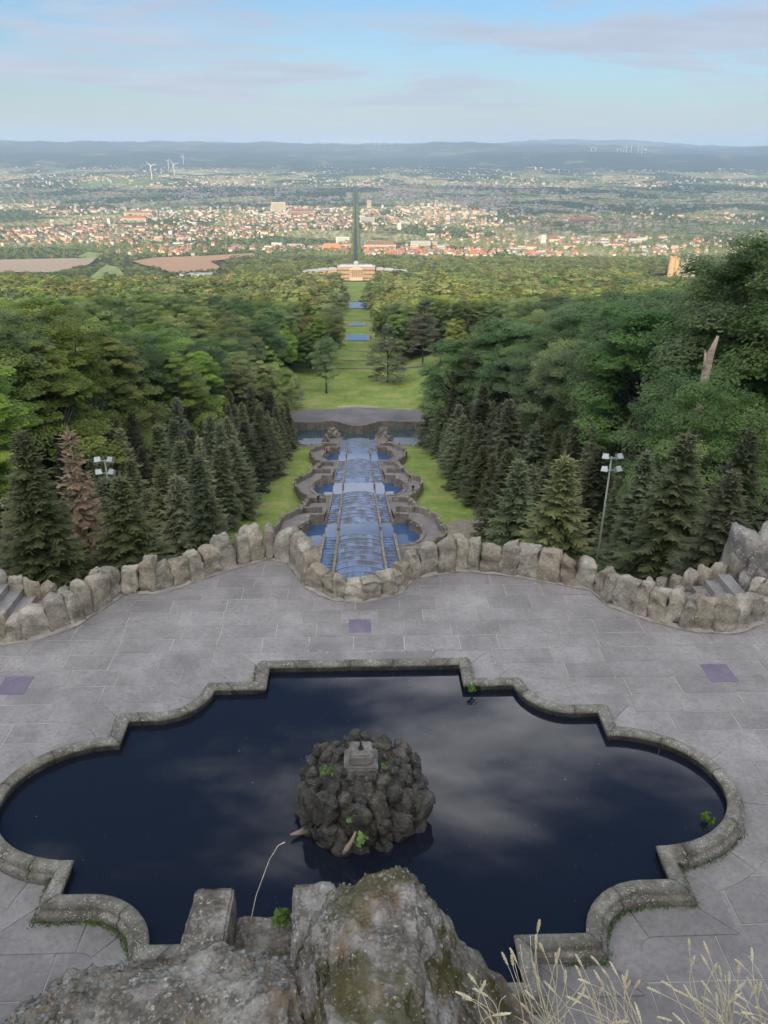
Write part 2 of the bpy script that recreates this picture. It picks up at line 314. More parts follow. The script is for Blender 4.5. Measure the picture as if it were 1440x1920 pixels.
def water(name, base, rough, ior, ripple, scale, stretch=(1, 1, 1), bdist=0.02):
    m, nt, b = mk(name); co = coord(nt, 'world', stretch)
    b.inputs['Base Color'].default_value = (*base, 1); b.inputs['Roughness'].default_value = rough; b.inputs['IOR'].default_value = ior
    if ripple: bump(nt, b, nz(nt, co, scale, 3), ripple, bdist)
    return m
M['pond'] = water('pond_water', (0.009, 0.012, 0.021), 0.02, 1.5, 0.04, 2.5, bdist=0.003)
M['basin_water'] = water('basin_water', (0.055, 0.105, 0.215), 0.04, 1.45, 0.05, 0.9, bdist=0.01)  # blue base colour stands in for the sky mirrored in the basins
M['far_water'] = water('far_water', (0.10, 0.15, 0.23), 0.05, 1.6, 0.0, 1)
M['green_water'] = water('green_water', (0.050, 0.080, 0.085), 0.04, 1.55, 0.04, 0.6, bdist=0.01)
def cascade_mat():
    m, nt, b = mk('wet_step_sky_tint'); co = coord(nt, 'world', (1, 0.35, 1))
    f = nz(nt, co, 0.75, 6, 0.6); g = nz(nt, coord(nt, 'world', (3.0, 0.4, 1)), 1.4, 4)
    wet_sky_tint = mrange(nt, f, 0.42, 0.60)
    c = mixc(nt, wet_sky_tint, (0.055, 0.066, 0.095), (0.080, 0.155, 0.32))  # blue of the water film is the sky's reflection painted into the colour
    c = mixc(nt, mrange(nt, g, 0.56, 0.74, 0, 0.5), c, (0.26, 0.34, 0.47))
    nt.links.new(c, b.inputs['Base Color']); b.inputs['IOR'].default_value = 1.36
    nt.links.new(mrange(nt, f, 0.3, 0.65, 0.35, 0.12), b.inputs['Roughness'])
    bump(nt, b, g, 0.3, 0.05); return m
M['cascade'] = cascade_mat()

# ------------------------------------------------------------------ terrain
PROFILE = np.array([(0, -2.6), (19.2, -2.8), (23, -4.6), (45, -19), (70, -33.5), (103, -44.6), (107, -45.0), (139, -54.2), (146, -54.8), (187, -66.4), (194, -67.2),
    (228, -77.6), (246, -78.2), (262.5, -78.2), (263.5, -75.5), (300, -80.2), (400, -92), (1000, -162), (1380, -206), (1470, -219), (1560, -223), (2200, -285),
    (3000, -335), (4500, -382), (6000, -392), (10500, -392), (12500, -352), (15000, -262), (17500, -150), (20000, -60), (24000, -20), (36000, 0)], float)
def smooth(a, b, x): t = np.clip((x - a) / (b - a), 0, 1); return t * t * (3 - 2 * t)
def vnoise(x, y, s, seed=0):
    """cheap smooth value noise, vectorised, -1..1"""
    X = np.asarray(x, float) / s + seed * 17.3; Y = np.asarray(y, float) / s - seed * 9.1
    xi = np.floor(X); yi = np.floor(Y); fx = X - xi; fy = Y - yi; fx = fx * fx * (3 - 2 * fx); fy = fy * fy * (3 - 2 * fy)
    def h(a, b):
        v = np.sin(a * 127.1 + b * 311.7 + seed * 74.7) * 43758.5453; return v - np.floor(v)
    return ((h(xi, yi) * (1 - fx) + h(xi + 1, yi) * fx) * (1 - fy) + (h(xi, yi + 1) * (1 - fx) + h(xi + 1, yi + 1) * fx) * fy) * 2 - 1
def ground(x, y):
    x = np.asarray(x, float); y = np.asarray(y, float)
    z = np.interp(y, PROFILE[:, 0], PROFILE[:, 1])
    # beside the plaza the land runs straight through instead of into the pool
    side = np.interp(y, [228, 300], [-77.0, -80.2]); blend = smooth(23, 30, np.abs(x)) * ((y > 226) & (y < 300))
    z = z * (1 - blend) + np.where((y > 226) & (y < 300), side + 0.8, z) * blend
    z = z + 2.3 * smooth(9.5, 13.5, np.abs(x)) * smooth(60, 75, y) * (1 - smooth(222, 230, y))
    s = np.maximum(0, np.abs(x) - 18)
    fade = np.interp(y, [0, 40, 85, 250, 700, 1600], [0.1, 0.25, 1, 1, 0.5, 0])
    rise = np.where(x > 0, np.minimum(0.34 * s, 15), np.minimum(0.17 * s, 13)) * fade
    z = z + rise
    amp = np.interp(y, [0, 200, 600, 1500, 3000, 9000, 14000, 20000], [0, 0.3, 2.5, 5, 9, 12, 60, 70])
    far = smooth(13, 22, np.abs(x)) * (y < 600) + (y >= 600) * smooth(60, 160, np.abs(x))
    z = z + amp * far * (vnoise(x, y, 420, 1) * 0.6 + vnoise(x, y, 150, 2) * 0.25 * (y < 3000))
    # far hills
    h = smooth(11500, 17000, y)
    z = z + h * (70 * vnoise(x, y, 2600, 3) + 34 * vnoise(x, y, 1100, 4) + 8 * vnoise(x, y, 420, 5))
    z = z + 105 * np.exp(-((y - 15500) / 1500) ** 2) * (smooth(800, 3800, x) + 0.55 * smooth(-1500, -4200, x))
    z = z + 60 * np.exp(-((y - 21000) / 2600) ** 2) * (1 + 1.1 * vnoise(x, y * 0.2, 1900, 6))
    z = z + 235 * np.exp(-((y - 30000) / 2500) ** 2) * smooth(4700, 6400, x) * (1 - smooth(8800, 12500, x))
    z = z + 60 * np.exp(-((y - 9800) / 700) ** 2) * np.exp(-((x + 2400) / 900) ** 2)
    return z
def gz(x, y): return float(ground(x, y))
ys = [12.0]
while ys[-1] < 35000:
    y = ys[-1]; ys.append(y + max(0.9, y * 0.026))
ys = np.array(sorted(set([round(v, 2) for v in ys] + [262.5, 263.5, 246.0, 228.0])))
ss = np.linspace(-1, 1, 241); ss = np.sign(ss) * np.abs(ss) ** 1.25
Y, S = np.meshgrid(ys, ss, indexing='ij'); X = S * (42 + 0.78 * Y)
V = np.stack([X, Y, ground(X, Y)], -1).reshape(-1, 3)
nr, nc = Y.shape; ii = (np.arange(nr - 1)[:, None] * nc + np.arange(nc - 1)[None]).ravel()
Fq = np.stack([ii, ii + 1, ii + nc + 1, ii + nc], 1)
vx, vy = V[:, 0], V[:, 1]
lawn = ((np.abs(vx) < 21 + 3 * vnoise(vx, vy, 9, 3)) & (vy < 262)) | ((vx > -32) & (vx < 58) & (vy >= 262) & (vy < 385)) | ((np.abs(vx) < 24) & (vy >= 385) & (vy < 1460)) | ((vy < 27) & (np.abs(vx) < 40))
def terrain_mat():
    m, nt, b = mk('land'); co = coord(nt, 'world')
    la = N(nt, 'ShaderNodeAttribute', attribute_name='lawn').outputs['Fac']; fd = N(nt, 'ShaderNodeAttribute', attribute_name='field').outputs['Fac']
    hl = N(nt, 'ShaderNodeAttribute', attribute_name='hills').outputs['Fac']
    g1 = nz(nt, co, 0.10, 5); g2 = nz(nt, co, 1.3, 5, 0.65)
    lawn_c = ramp(nt, g1, [(0.32, (0.165, 0.245, 0.052)), (0.5, (0.215, 0.295, 0.070)), (0.68, (0.34, 0.345, 0.12))])
    lawn_c = mixc(nt, mrange(nt, g2, 0.4, 0.75, 0, 0.25), lawn_c, (0.10, 0.14, 0.035))
    g3 = nz(nt, coord(nt, 'world', (1, 0.45, 1)), 0.55, 6, 0.7)
    lawn_c = mixc(nt, mrange(nt, g3, 0.48, 0.66, 0, 0.55), lawn_c, (0.36, 0.33, 0.13)); lawn_c = mixc(nt, mrange(nt, g3, 0.46, 0.32, 0, 0.5), lawn_c, (0.12, 0.19, 0.04))
    floor_c = ramp(nt, g1, [(0.3, (0.030, 0.034, 0.016)), (0.7, (0.07, 0.062, 0.034))])
    # fields, woods and meadows seen from far away: irregular parcels
    mp = coord(nt, 'world', (1 / 430.0, 1 / 620.0, 0.0)); wv = N(nt, 'ShaderNodeVectorMath', operation='ADD')
    nn = N(nt, 'ShaderNodeTexNoise'); nn.inputs['Scale'].default_value = 1.1; nt.links.new(mp, nn.inputs['Vector'])
    nt.links.new(mp, wv.inputs[0]); nt.links.new(nn.outputs['Color'], wv.inputs[1])
    vc = N(nt, 'ShaderNodeTexVoronoi'); vc.inputs['Scale'].default_value = 1.0; nt.links.new(wv.outputs[0], vc.inputs['Vector'])
    sc = N(nt, 'ShaderNodeSeparateColor'); nt.links.new(vc.outputs['Color'], sc.inputs[0])
    field_c = ramp(nt, sc.outputs[0], [(0.0, (0.05, 0.075, 0.03)), (0.30, (0.07, 0.10, 0.04)), (0.36, (0.20, 0.24, 0.09)), (0.48, (0.40, 0.34, 0.18)), (0.66, (0.05, 0.07, 0.03)), (0.74, (0.48, 0.41, 0.24)), (0.90, (0.28, 0.30, 0.12))], 'CONSTANT')
    field_c = mixc(nt, mrange(nt, nz(nt, co, 0.004, 6, 0.7), 0.52, 0.62), field_c, (0.05, 0.07, 0.032))
    hill_c = ramp(nt, nz(nt, co, 0.0011, 6, 0.6), [(0.40, (0.022, 0.034, 0.022)), (0.58, (0.034, 0.046, 0.028)), (0.615, (0.17, 0.16, 0.085)), (0.65, (0.06, 0.08, 0.04)), (0.70, (0.20, 0.18, 0.10)), (0.76, (0.04, 0.055, 0.03))])
    field_c = mixc(nt, hl, field_c, hill_c)
    c = mixc(nt, fd, mixc(nt, la, floor_c, lawn_c), field_c)
    nt.links.new(c, b.inputs['Base Color']); b.inputs['Roughness'].default_value = 1.0; b.inputs['Specular IOR Level'].default_value = 0.1
    bump(nt, b, g2, 0.5, 0.08); return m
M['land'] = terrain_mat()
terrain = obj('terrain', new_mesh('terrain', V, Fq, M['land'], True, attrs={
    'lawn': ('FLOAT', 'POINT', lawn.astype(float)), 'field': ('FLOAT', 'POINT', smooth(2000, 2600, vy)), 'hills': ('FLOAT', 'POINT', smooth(11500, 13500, vy))}), kind='structure')

# the wooded hill behind the viewer that keeps the near valley in evening shade
hx, hy = np.meshgrid(np.linspace(-900, 900, 61), np.linspace(-520, -6, 41), indexing='xy')
crest = np.interp(hy, [-520, -260, -165, -60, -20, -6], [20, 62, 72, 30, 8, 4])
hz_ = crest + 5 * vnoise(hx, hy, 60, 8) * smooth(-12, -60, hy) + 4 * vnoise(hx, hy, 23, 9) * smooth(-12, -60, hy) + np.interp(np.abs(hx), [0, 250, 900], [0, -4, -10])
hv = np.stack([hx, hy, hz_], -1).reshape(-1, 3); k0 = (np.arange(40)[:, None] * 61 + np.arange(60)[None]).ravel()
obj('hill', new_mesh('hill', hv, np.stack([k0, k0 + 1, k0 + 62, k0 + 61], 1), plain('hill_woods', (0.12, 0.14, 0.07), 1.0, 0.4, 0.1), True), kind='structure')
# ------------------------------------------------------------------ tree prototypes
def unit(n, g): a = g.normal(size=(n, 3)); return a / np.linalg.norm(a, axis=1, keepdims=True)
def leaf_quads(pos, nor, size, g, droop=0.0, aspect=0.62):
    n = len(pos); up = unit(n, g); t = np.cross(nor, up); t /= np.linalg.norm(t, axis=1, keepdims=True) + 1e-9; s = np.cross(nor, t)
    sz = (size * g.uniform(0.6, 1.35, n))[:, None]; t = t * sz; s = s * sz * aspect
    q = np.stack([pos - t, pos + s * 0.9 - t * 0.1, pos + t + nor * sz * 0.15, pos - s * 0.9 - t * 0.1], 1)
    return q.reshape(-1, 3), np.arange(4 * n).reshape(n, 4)
def crown_mesh(name, seed, mat, clumps, per, rad, bottom, top, leaf, shape='round', flat=0.72):
    g = np.random.default_rng(seed); H = top - bottom; cz = (top + bottom) / 2
    d = unit(clumps * 3, g); d = d[(d[:, 2] > -0.75)][:clumps]; n = len(d)
    lobes = unit(6, g); lob = 1 + 0.28 * np.max(np.clip(d @ lobes.T, 0, 1) ** 3, 1) - 0.12
    rr = (0.42 + 0.58 * g.random(n) ** 0.45) * lob
    hfrac = d[:, 2] * rr
    wid = {'round': np.ones(n), 'tall': 0.8 + 0 * hfrac, 'cone': np.clip(0.95 - 0.55 * hfrac, 0.2, 1.3)}[shape]
    c = np.stack([d[:, 0] * rr * rad * wid, d[:, 1] * rr * rad * wid, cz + hfrac * H / 2], 1)
    rc = rad * g.uniform(0.15, 0.31, n) * np.clip(wid, 0.5, 1); ct = g.random(n)
    w = unit(n * per, g); w[:, 2] = np.abs(w[:, 2]) * 0.9 - 0.25 + w[:, 2] * 0.2; w /= np.linalg.norm(w, axis=1, keepdims=True)
    cc = np.repeat(c, per, 0); rcc = np.repeat(rc, per)[:, None]
    pos = cc + w * rcc * g.uniform(0.55, 1.08, (n * per, 1)) * np.array([1.15, 1.15, flat])
    out = cc - np.array([0, 0, cz - H * 0.15]); out /= np.linalg.norm(out, axis=1, keepdims=True) + 1e-9
    nor = w * 0.6 + out * 0.5 + np.array([0, 0, 0.75]) + 0.45 * unit(n * per, g); nor /= np.linalg.norm(nor, axis=1, keepdims=True)
    v, f = leaf_quads(pos, nor, leaf, g)
    tint = np.clip(0.5 + (np.repeat(ct, per) - 0.5) * 0.75 + g.normal(0, 0.13, n * per), 0, 1)
    return new_mesh(name, v, f, mat, False, attrs={'tint': ('FLOAT', 'POINT', np.repeat(tint, 4))}), c
def trunk_mesh(name, seed, height, r, limbs, mat):
    g = random.Random(seed); b = MB(); lean = (g.uniform(-.4, .4), g.uniform(-.4, .4))
    pts = [(lean[0] * t * t + 0.15 * math.sin(3 * t + seed), lean[1] * t * t, -1.2 + t * (height * 0.8 + 1.2)) for t in np.linspace(0, 1, 7)]
    b.tube(pts, [r * (1.35 if i == 0 else 1 - 0.13 * i) for i in range(7)], 8)
    for k in range(0, len(limbs), max(1, len(limbs) // 12)):
        e = limbs[k]; z0 = min(max(e[2] * 0.62, height * 0.25), height * 0.75)
        b.tube([(lean[0] * .3, lean[1] * .3, z0), (e[0] * .45, e[1] * .45, z0 + (e[2] - z0) * .35 + .3), (e[0] * .9, e[1] * .9, e[2] - 0.2)], [r * .42, r * .26, r * .08], 5)
    return b.mesh(name, mat, True)
def spruce_mesh(name, seed, height, rad, mat, whorl=0.42, nb=9, dead=False, sparse=1.0, open_=0.0, twig=0.30):
    g = random.Random(seed); vs, ts = [], []
    z = height * 0.05; nrm = Vector
    ph = 0.0
    def quad(a, b, c, d, t): vs.extend((a, b, c, d)); ts.extend((t,) * 4)
    while z < height - 0.15:
        t = z / height; L0 = rad * ((1 - t) ** 0.82) * (0.75 + 0.25 * min(1, t * 6)) + 0.12
        m = max(4, int(nb * (0.55 + 0.6 * (1 - t)) * sparse)); ph += 2.4
        for k in range(m):
            az = ph + 2 * math.pi * (k + g.uniform(-.3, .3)) / m; L = L0 * g.uniform(0.62, 1.22); z0 = z + g.uniform(-.25, .25) * whorl
            dx, dy = math.cos(az), math.sin(az); px, py = -dy, dx; tint0 = g.random()
            ns = max(3, int(L / twig)); droop = 0.34 + 0.22 * (1 - t) + g.uniform(-.08, .1)
            if t > 0.82: droop = -0.5 + (1 - t) * 3
            def pt(s): return (dx * L * s, dy * L * s, z0 - droop * L * (s - 0.42 * s * s * s * (1.0 if t < .8 else 0)))
            for i in range(ns):
                s0 = 0.12 + 0.88 * i / ns; s1 = 0.12 + 0.88 * (i + 1) / ns
                if open_ and g.random() < open_: continue
                a = pt(s0); b = pt(s1); w0 = (0.16 + 0.30 * L * (1 - s0) * 0.55 + 0.10) * g.uniform(0.6, 1.3)
                for sg in (-1, 1):
                    q = g.uniform(0.5, 0.95); fall = w0 * g.uniform(0.25, 0.75)
                    e0 = (a[0] + px * sg * w0 + dx * w0 * q, a[1] + py * sg * w0 + dy * w0 * q, a[2] - fall)
                    wt = .93 if twig < .25 else .62
                    e1 = (a[0] + (b[0] - a[0]) * .5 + px * sg * w0 * wt + dx * w0 * q * 1.25, a[1] + (b[1] - a[1]) * .5 + py * sg * w0 * wt + dy * w0 * q * 1.25, b[2] - fall * .8)
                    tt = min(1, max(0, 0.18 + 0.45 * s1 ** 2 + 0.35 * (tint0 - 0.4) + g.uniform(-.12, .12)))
                    quad(a, e0, e1, b, tt)
            a = pt(1.0); w0 = 0.10
            quad((a[0] - px * w0, a[1] - py * w0, a[2]), (a[0] + px * w0, a[1] + py * w0, a[2]), (a[0] + dx * .34 + px * .02, a[1] + dy * .34 + py * .02, a[2] + .06), (a[0] + dx * .34 - px * .02, a[1] + dy * .34 - py * .02, a[2] + .06), 0.85)
        z += whorl * g.uniform(0.8, 1.2) * (0.75 + 0.35 * (1 - t))
    for k in range(3):
        an = k * 2.1; quad((0.05 * math.cos(an), 0.05 * math.sin(an), height - .5), (0.16 * math.cos(an), 0.16 * math.sin(an), height - .35), (0.02, 0, height + .45), (0, 0.02, height + .4), 0.8)
    n = len(vs); return new_mesh(name, np.array(vs), np.arange(n).reshape(-1, 4), mat, False, attrs={'tint': ('FLOAT', 'POINT', np.array(ts))})
def pole_mesh(name, height, r, mat, seed=0):
    b = MB(); b.tube([(0, 0, -1.5), (0, 0, height * .4), (0.03, 0, height * .97)], [r, r * .62, r * .1], 8); return b.mesh(name, mat, True)

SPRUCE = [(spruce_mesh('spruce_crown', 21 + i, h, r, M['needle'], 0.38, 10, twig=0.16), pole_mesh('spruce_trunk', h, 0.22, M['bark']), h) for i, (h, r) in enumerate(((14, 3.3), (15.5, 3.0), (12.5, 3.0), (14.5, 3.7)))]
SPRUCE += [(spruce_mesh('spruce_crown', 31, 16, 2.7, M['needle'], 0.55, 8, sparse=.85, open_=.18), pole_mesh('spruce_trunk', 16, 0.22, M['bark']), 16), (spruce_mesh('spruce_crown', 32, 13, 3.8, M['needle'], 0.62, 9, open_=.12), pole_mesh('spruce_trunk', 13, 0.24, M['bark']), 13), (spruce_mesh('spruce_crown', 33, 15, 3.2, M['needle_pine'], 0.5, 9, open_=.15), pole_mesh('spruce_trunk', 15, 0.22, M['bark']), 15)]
DEAD = (spruce_mesh('dead_spruce_crown', 61, 13.5, 2.7, M['needle_dead'], 0.5, 8, open_=0.35), pole_mesh('dead_spruce_trunk', 13.5, 0.2, M['palebark']), 13.5)
PINE = []
for i, (h, r, b0) in enumerate(((28, 7.6, -4), (30, 6.2, 3))):
    cm_, cc_ = crown_mesh('conifer_crown', 171 + i, M['needle_pine'], 130, 150, r, b0, h, 0.26, 'cone', 0.45); PINE.append((cm_, trunk_mesh('conifer_trunk', 271 + i, h, 0.42, cc_, M['bark']), h))
BROAD = []
for i, (mt, rad, bot, top, shape) in enumerate((('leaf', 6.2, 5, 24, 'round'), ('leaf_dark', 5.6, 5, 25, 'round'), ('leaf', 5.2, 4, 26, 'tall'), ('leaf_dark', 6.6, 6, 23, 'round'), ('leaf_brown', 5.4, 5, 22, 'round'), ('leaf', 5.8, 3, 24, 'cone'))):
    cmesh, cc = crown_mesh('leaf_crown', 100 + i, M[mt], 95, 370, rad, bot, top, 0.155, shape)
    BROAD.append((cmesh, trunk_mesh('tree_trunk', 200 + i, top, 0.42, cc, M['bark']), top))
CY, CYc = crown_mesh('yellow_crown', 140, M['leaf_yellow'], 100, 150, 5.0, 3, 22, 0.24, 'tall'); YELLOW = (CY, trunk_mesh('tree_trunk', 240, 22, 0.4, CYc, M['bark']), 22)

TREES = []      # keeps footprints (x, y, r)
_inv = _mw.inverted()
def px_of(x, y, z):
    q = _inv @ Vector((x, y, z)); return 720 + FPX * q.x / -q.z, 960 - FPX * q.y / -q.z
def sky_line(u): return float(np.interp(u, [0, 300, 640, 700, 950, 1150, 1200, 1375, 1415, 1440], [560, 548, 545, 545, 560, 548, 540, 536, 478, 418]))
def fit_height(x, y, h):
    """factor that keeps a tree of height h below the wood's own skyline"""
    z = gz(x, y); f = 1.0
    for _ in range(12):
        u, v = px_of(x, y, z + h * f)
        if v >= sky_line(u): break
        f *= .93
    return f
def tree(name, proto, x, y, label, cat, sc=1.0, group=None, rz=None, z=None, widen=1.0):
    z = gz(x, y) if z is None else z
    if cat == 'tree' and group: sc *= fit_height(x, y, proto[2] * sc)
    t = thing(name, label, cat, (x, y, z - 0.1), random.uniform(0, 6.28) if rz is None else rz, group, (sc * widen, sc * widen, sc))
    obj('trunk', proto[1], t); obj('crown', proto[0], t); TREES.append((x, y)); return t

# ---- named single trees (positions read off the photograph)
def base_at(u, v):                       # where the pixel ray meets the ground
    d = pray(u, v); t = 20.0
    while t < 30000:
        p = Vector(CAM) + d * t
        if p.z < gz(p.x, p.y): break
        t *= 1.004
    return p.x, p.y
def named(u, vb, vt, proto, name, label, cat, widen=1.0):
    x, y = base_at(u, vb); top = at_y(u, vt, y); sc = max(0.3, (top.z - gz(x, y)) / proto[2]); return tree(name, proto, x, y, label, cat, sc, widen=widen)
named(727, 716, 598, PINE[0], 'conifer_tree', 'broad olive conifer standing alone on the lawn right of the water axis', 'tree', 1.1)
named(792, 688, 556, PINE[1], 'conifer_tree', 'tall conifer with bare lower trunk behind the lawn', 'tree', 1.0)
named(850, 690, 594, YELLOW, 'lime_tree', 'yellow-green leafy tree right of the tall bare-trunked conifer', 'tree', 1.15)
named(612, 738, 632, BROAD[1], 'oak_tree', 'round dark green tree at left edge of the lawn', 'tree', 1.1)
named(582, 690, 588, BROAD[4], 'chestnut_tree', 'brownish leafy tree behind the round dark tree left of the lawn', 'tree', 1.0)
named(548, 765, 690, PINE[0], 'pine_tree', 'dull pine nearest the gravel plaza on the left', 'tree', 1.1)
named(520, 772, 692, PINE[1], 'pine_tree', 'dull pine left of the pine nearest the plaza', 'tree', 1.2)
named(820, 765, 668, PINE[0], 'pine_tree', 'greyish pine at right end of the gravel plaza', 'tree', 1.15)
named(868, 750, 672, PINE[1], 'pine_tree', 'greyish pine behind the right end of the plaza', 'tree', 1.2)
named(905, 742, 660, PINE[0], 'pine_tree', 'dark pine below the yellow-green tree on the right', 'tree', 1.0)
dx_, dy_ = at_y(143, 900, 34).x, 34.0
tree('dead_spruce', DEAD, dx_, dy_, 'dead brown spruce among green spruces on the left slope', 'tree', 0.74)

def keep_clear(x, y):
    if abs(x) < 16.5 + 1.5 * math.sin(y * 0.11) and y < 232: return True
    if y < 262 + 3 and abs(x) < 24 and y > 225: return True
    if 262 <= y < 345 and abs(x) < 27 - (y - 262) * 0.10: return True
    if 345 <= y < 1000 and abs(x) < 14 + 1.5 * math.sin(y * .05): return True
    if 1000 <= y < 1460 and abs(x) < 29: return True
    if 228 < y < 382 and 0 < x < 46 + (y - 228) * 0.22: return True
    if 262 < y < 330 and -32 < x < 0: return True
    if 1440 < y < 1560 and abs(x) < 105: return True
    return False
# ---- spruces along both sides of the cascade
g5 = random.Random(5)
mast_x = at_y(1147, 950, 44).x
def tall_px(u, vt, y, proto, name, label, cat, widen=1.0):
    x = at_y(u, vt, y).x; sc = max(.3, (at_y(u, vt, y).z - gz(x, y)) / proto[2]); return tree(name, proto, x, y, label, cat, sc, widen=widen)
tall_px(1292, 806, 37, SPRUCE[3], 'spruce_tree', 'big spruce with long drooping boughs right of the floodlight mast', 'tree', 1.25)
tall_px(1408, 800, 39, SPRUCE[0], 'spruce_tree', 'big spruce at the right picture edge behind the stairs', 'tree', 1.2)
tall_px(1215, 842, 47, SPRUCE[1], 'spruce_tree', 'spruce close behind the floodlight mast on the right', 'tree', 1.2)
tall_px(1060, 850, 40, SPRUCE[2], 'spruce_tree', 'spruce left of the right floodlight mast, behind the parapet', 'tree', 1.3)
tall_px(975, 862, 52, SPRUCE[0], 'spruce_tree', 'pale-topped spruce left of the mast, nearest the earth mound', 'tree', 1.2)
tall_px(35, 800, 31, SPRUCE[1], 'spruce_tree', 'big spruce at the left picture edge above the stairs', 'tree', 1.3)
tall_px(222, 888, 33, SPRUCE[3], 'spruce_tree', 'dense spruce just right of the dead brown one', 'tree', 1.35)
tall_px(330, 890, 40, SPRUCE[0], 'spruce_tree', 'spruce behind the tall left parapet stones', 'tree', 1.3)
tall_px(196, 892, 42.5, SPRUCE[2], 'spruce_tree', 'spruce hiding the pole of the left floodlights', 'tree', 1.2)
tall_px(1342, 694, 50, BROAD[3], 'leafy_tree', 'dark leafy tree in front of the broken bare trunk', 'tree', .8)
tall_px(1268, 690, 60, BROAD[1], 'leafy_tree', 'dark leafy tree left of the broken bare trunk', 'tree', .8)
tall_px(1445, 422, 74, BROAD[1], 'leafy_tree', 'tall dark leafy tree topping the slope at the right picture edge', 'tree', 1.0)
tall_px(1436, 440, 84, BROAD[3], 'leafy_tree', 'tall dark leafy tree next to the one at the right picture edge', 'tree', 1.0)
tall_px(1446, 462, 112, BROAD[1], 'leafy_tree', 'dark leafy tree behind the two tall ones at the right picture edge', 'tree', 1.0)
NAMED = list(TREES)
rows_sp = {}
for side in (-1, 1):
    y = 28.0; ri = 0
    while y < 222:
        ri += 1
        width = (30 if side < 0 else 24) if y < 120 else 18 + (222 - y) * 0.10
        x = np.interp(y, [60, 90], [17.5, 20.5]) - (max(0, 60 - y) * (0.36 if side < 0 else 0.24))
        while x < 20 + width:
            px_ = side * (x + g5.uniform(-1.4, 1.4)); py_ = y + g5.uniform(-1.8, 1.8)
            okk = abs(px_) < 0.56 * py_ + 9 and all(math.hypot(px_ - a, py_ - b) > (2.8 if py_ < 60 else 4.5) for a, b in NAMED)
            if side > 0 and py_ < 47 and abs(px_ - mast_x * py_ / 44) < 2.6: okk = False
            if okk: rows_sp.setdefault((side, ri), []).append((px_, py_))
            x += g5.uniform(4.4, 6.2) if y < 120 else g5.uniform(4.8, 6.6)
        y += 5.6 + y * 0.012
n_sp = 0
for (side, ri), L_ in sorted(rows_sp.items(), key=lambda kv: kv[1][0][1]):
    for k, (x, y) in enumerate(sorted(L_, key=lambda p: abs(p[0]))):
        if n_sp >= 285: break
        n_sp += 1
        lab = 'dark spruce %s of the cascade, %s row below the terrace, %s from the axis' % ('left' if side < 0 else 'right', nth(ri), nth(k + 1))
        lim = np.interp(y, [26, 40, 70, 110], [0.50, 0.60, 0.84, 1.0])
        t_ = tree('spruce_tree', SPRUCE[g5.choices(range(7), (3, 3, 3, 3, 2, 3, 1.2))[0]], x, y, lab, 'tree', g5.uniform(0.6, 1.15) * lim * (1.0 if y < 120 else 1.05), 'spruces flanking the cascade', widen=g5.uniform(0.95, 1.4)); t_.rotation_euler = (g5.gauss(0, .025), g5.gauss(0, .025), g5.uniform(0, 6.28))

# ---- broadleaf woods: the nearest ones are single trees, the rest one mass
pts = []
y = 62.0
while y < 470:
    st = 8.0 + y * 0.007
    for x in np.arange(-(0.60 * y + 26), 0.60 * y + 26, st):
        px_ = x + g5.uniform(-.42, .42) * st; py_ = y + g5.uniform(-.42, .42) * st
        if keep_clear(px_, py_): continue
        inner = (36 if px_ < 0 else 31) if py_ < 120 else 22 + (222 - min(py_, 222)) * 0.13
        if abs(px_) < inner + 3 and py_ < 232: continue
        if abs(px_) < 34 + 0.0 * y and py_ < 300 and py_ > 226 and abs(px_) < 27: continue
        if any(math.hypot(px_ - a, py_ - b) < 5.5 for a, b in NAMED): continue
        pts.append((px_, py_))
    y += st
pts.sort(key=lambda p: math.hypot(p[0], p[1]))
near_pts, mass = pts[:280], pts[280:]
def broad_pick(x, y):
    r = g5.random()
    if x > 0 and y < 200: return 1 if r < .5 else 3 if r < .94 else 0
    return 0 if r < .32 else 2 if r < .54 else 5 if r < .74 else 1 if r < .83 else 3 if r < .90 else 4
for side in (-1, 1):
    L_ = sorted([p for p in near_pts if p[0] * side > 0], key=lambda p: math.hypot(*p))
    for tier in range(0, len(L_), 12):
        for q_, (x, y) in enumerate(sorted(L_[tier:tier + 12], key=lambda p: abs(p[0]) / p[1])):
            k = broad_pick(x, y); kind = ('leafy green tree', 'dense dark green tree', 'tall leafy green tree', 'broad dark green tree', 'brown-tinged leafy tree', 'conical leafy green tree')[k]
            lab = '%s on the %s slope, %s tier back, %s out from the axis' % (kind, 'left' if side < 0 else 'right', nth(tier // 12 + 1), nth(q_ + 1))
            tree('leafy_tree', BROAD[k], x, y, lab, 'tree', g5.uniform(0.85, 1.22) * (1.1 if x > 40 and y < 140 else 1.0), 'leafy trees on the slopes', widen=g5.uniform(1.12, 1.42))

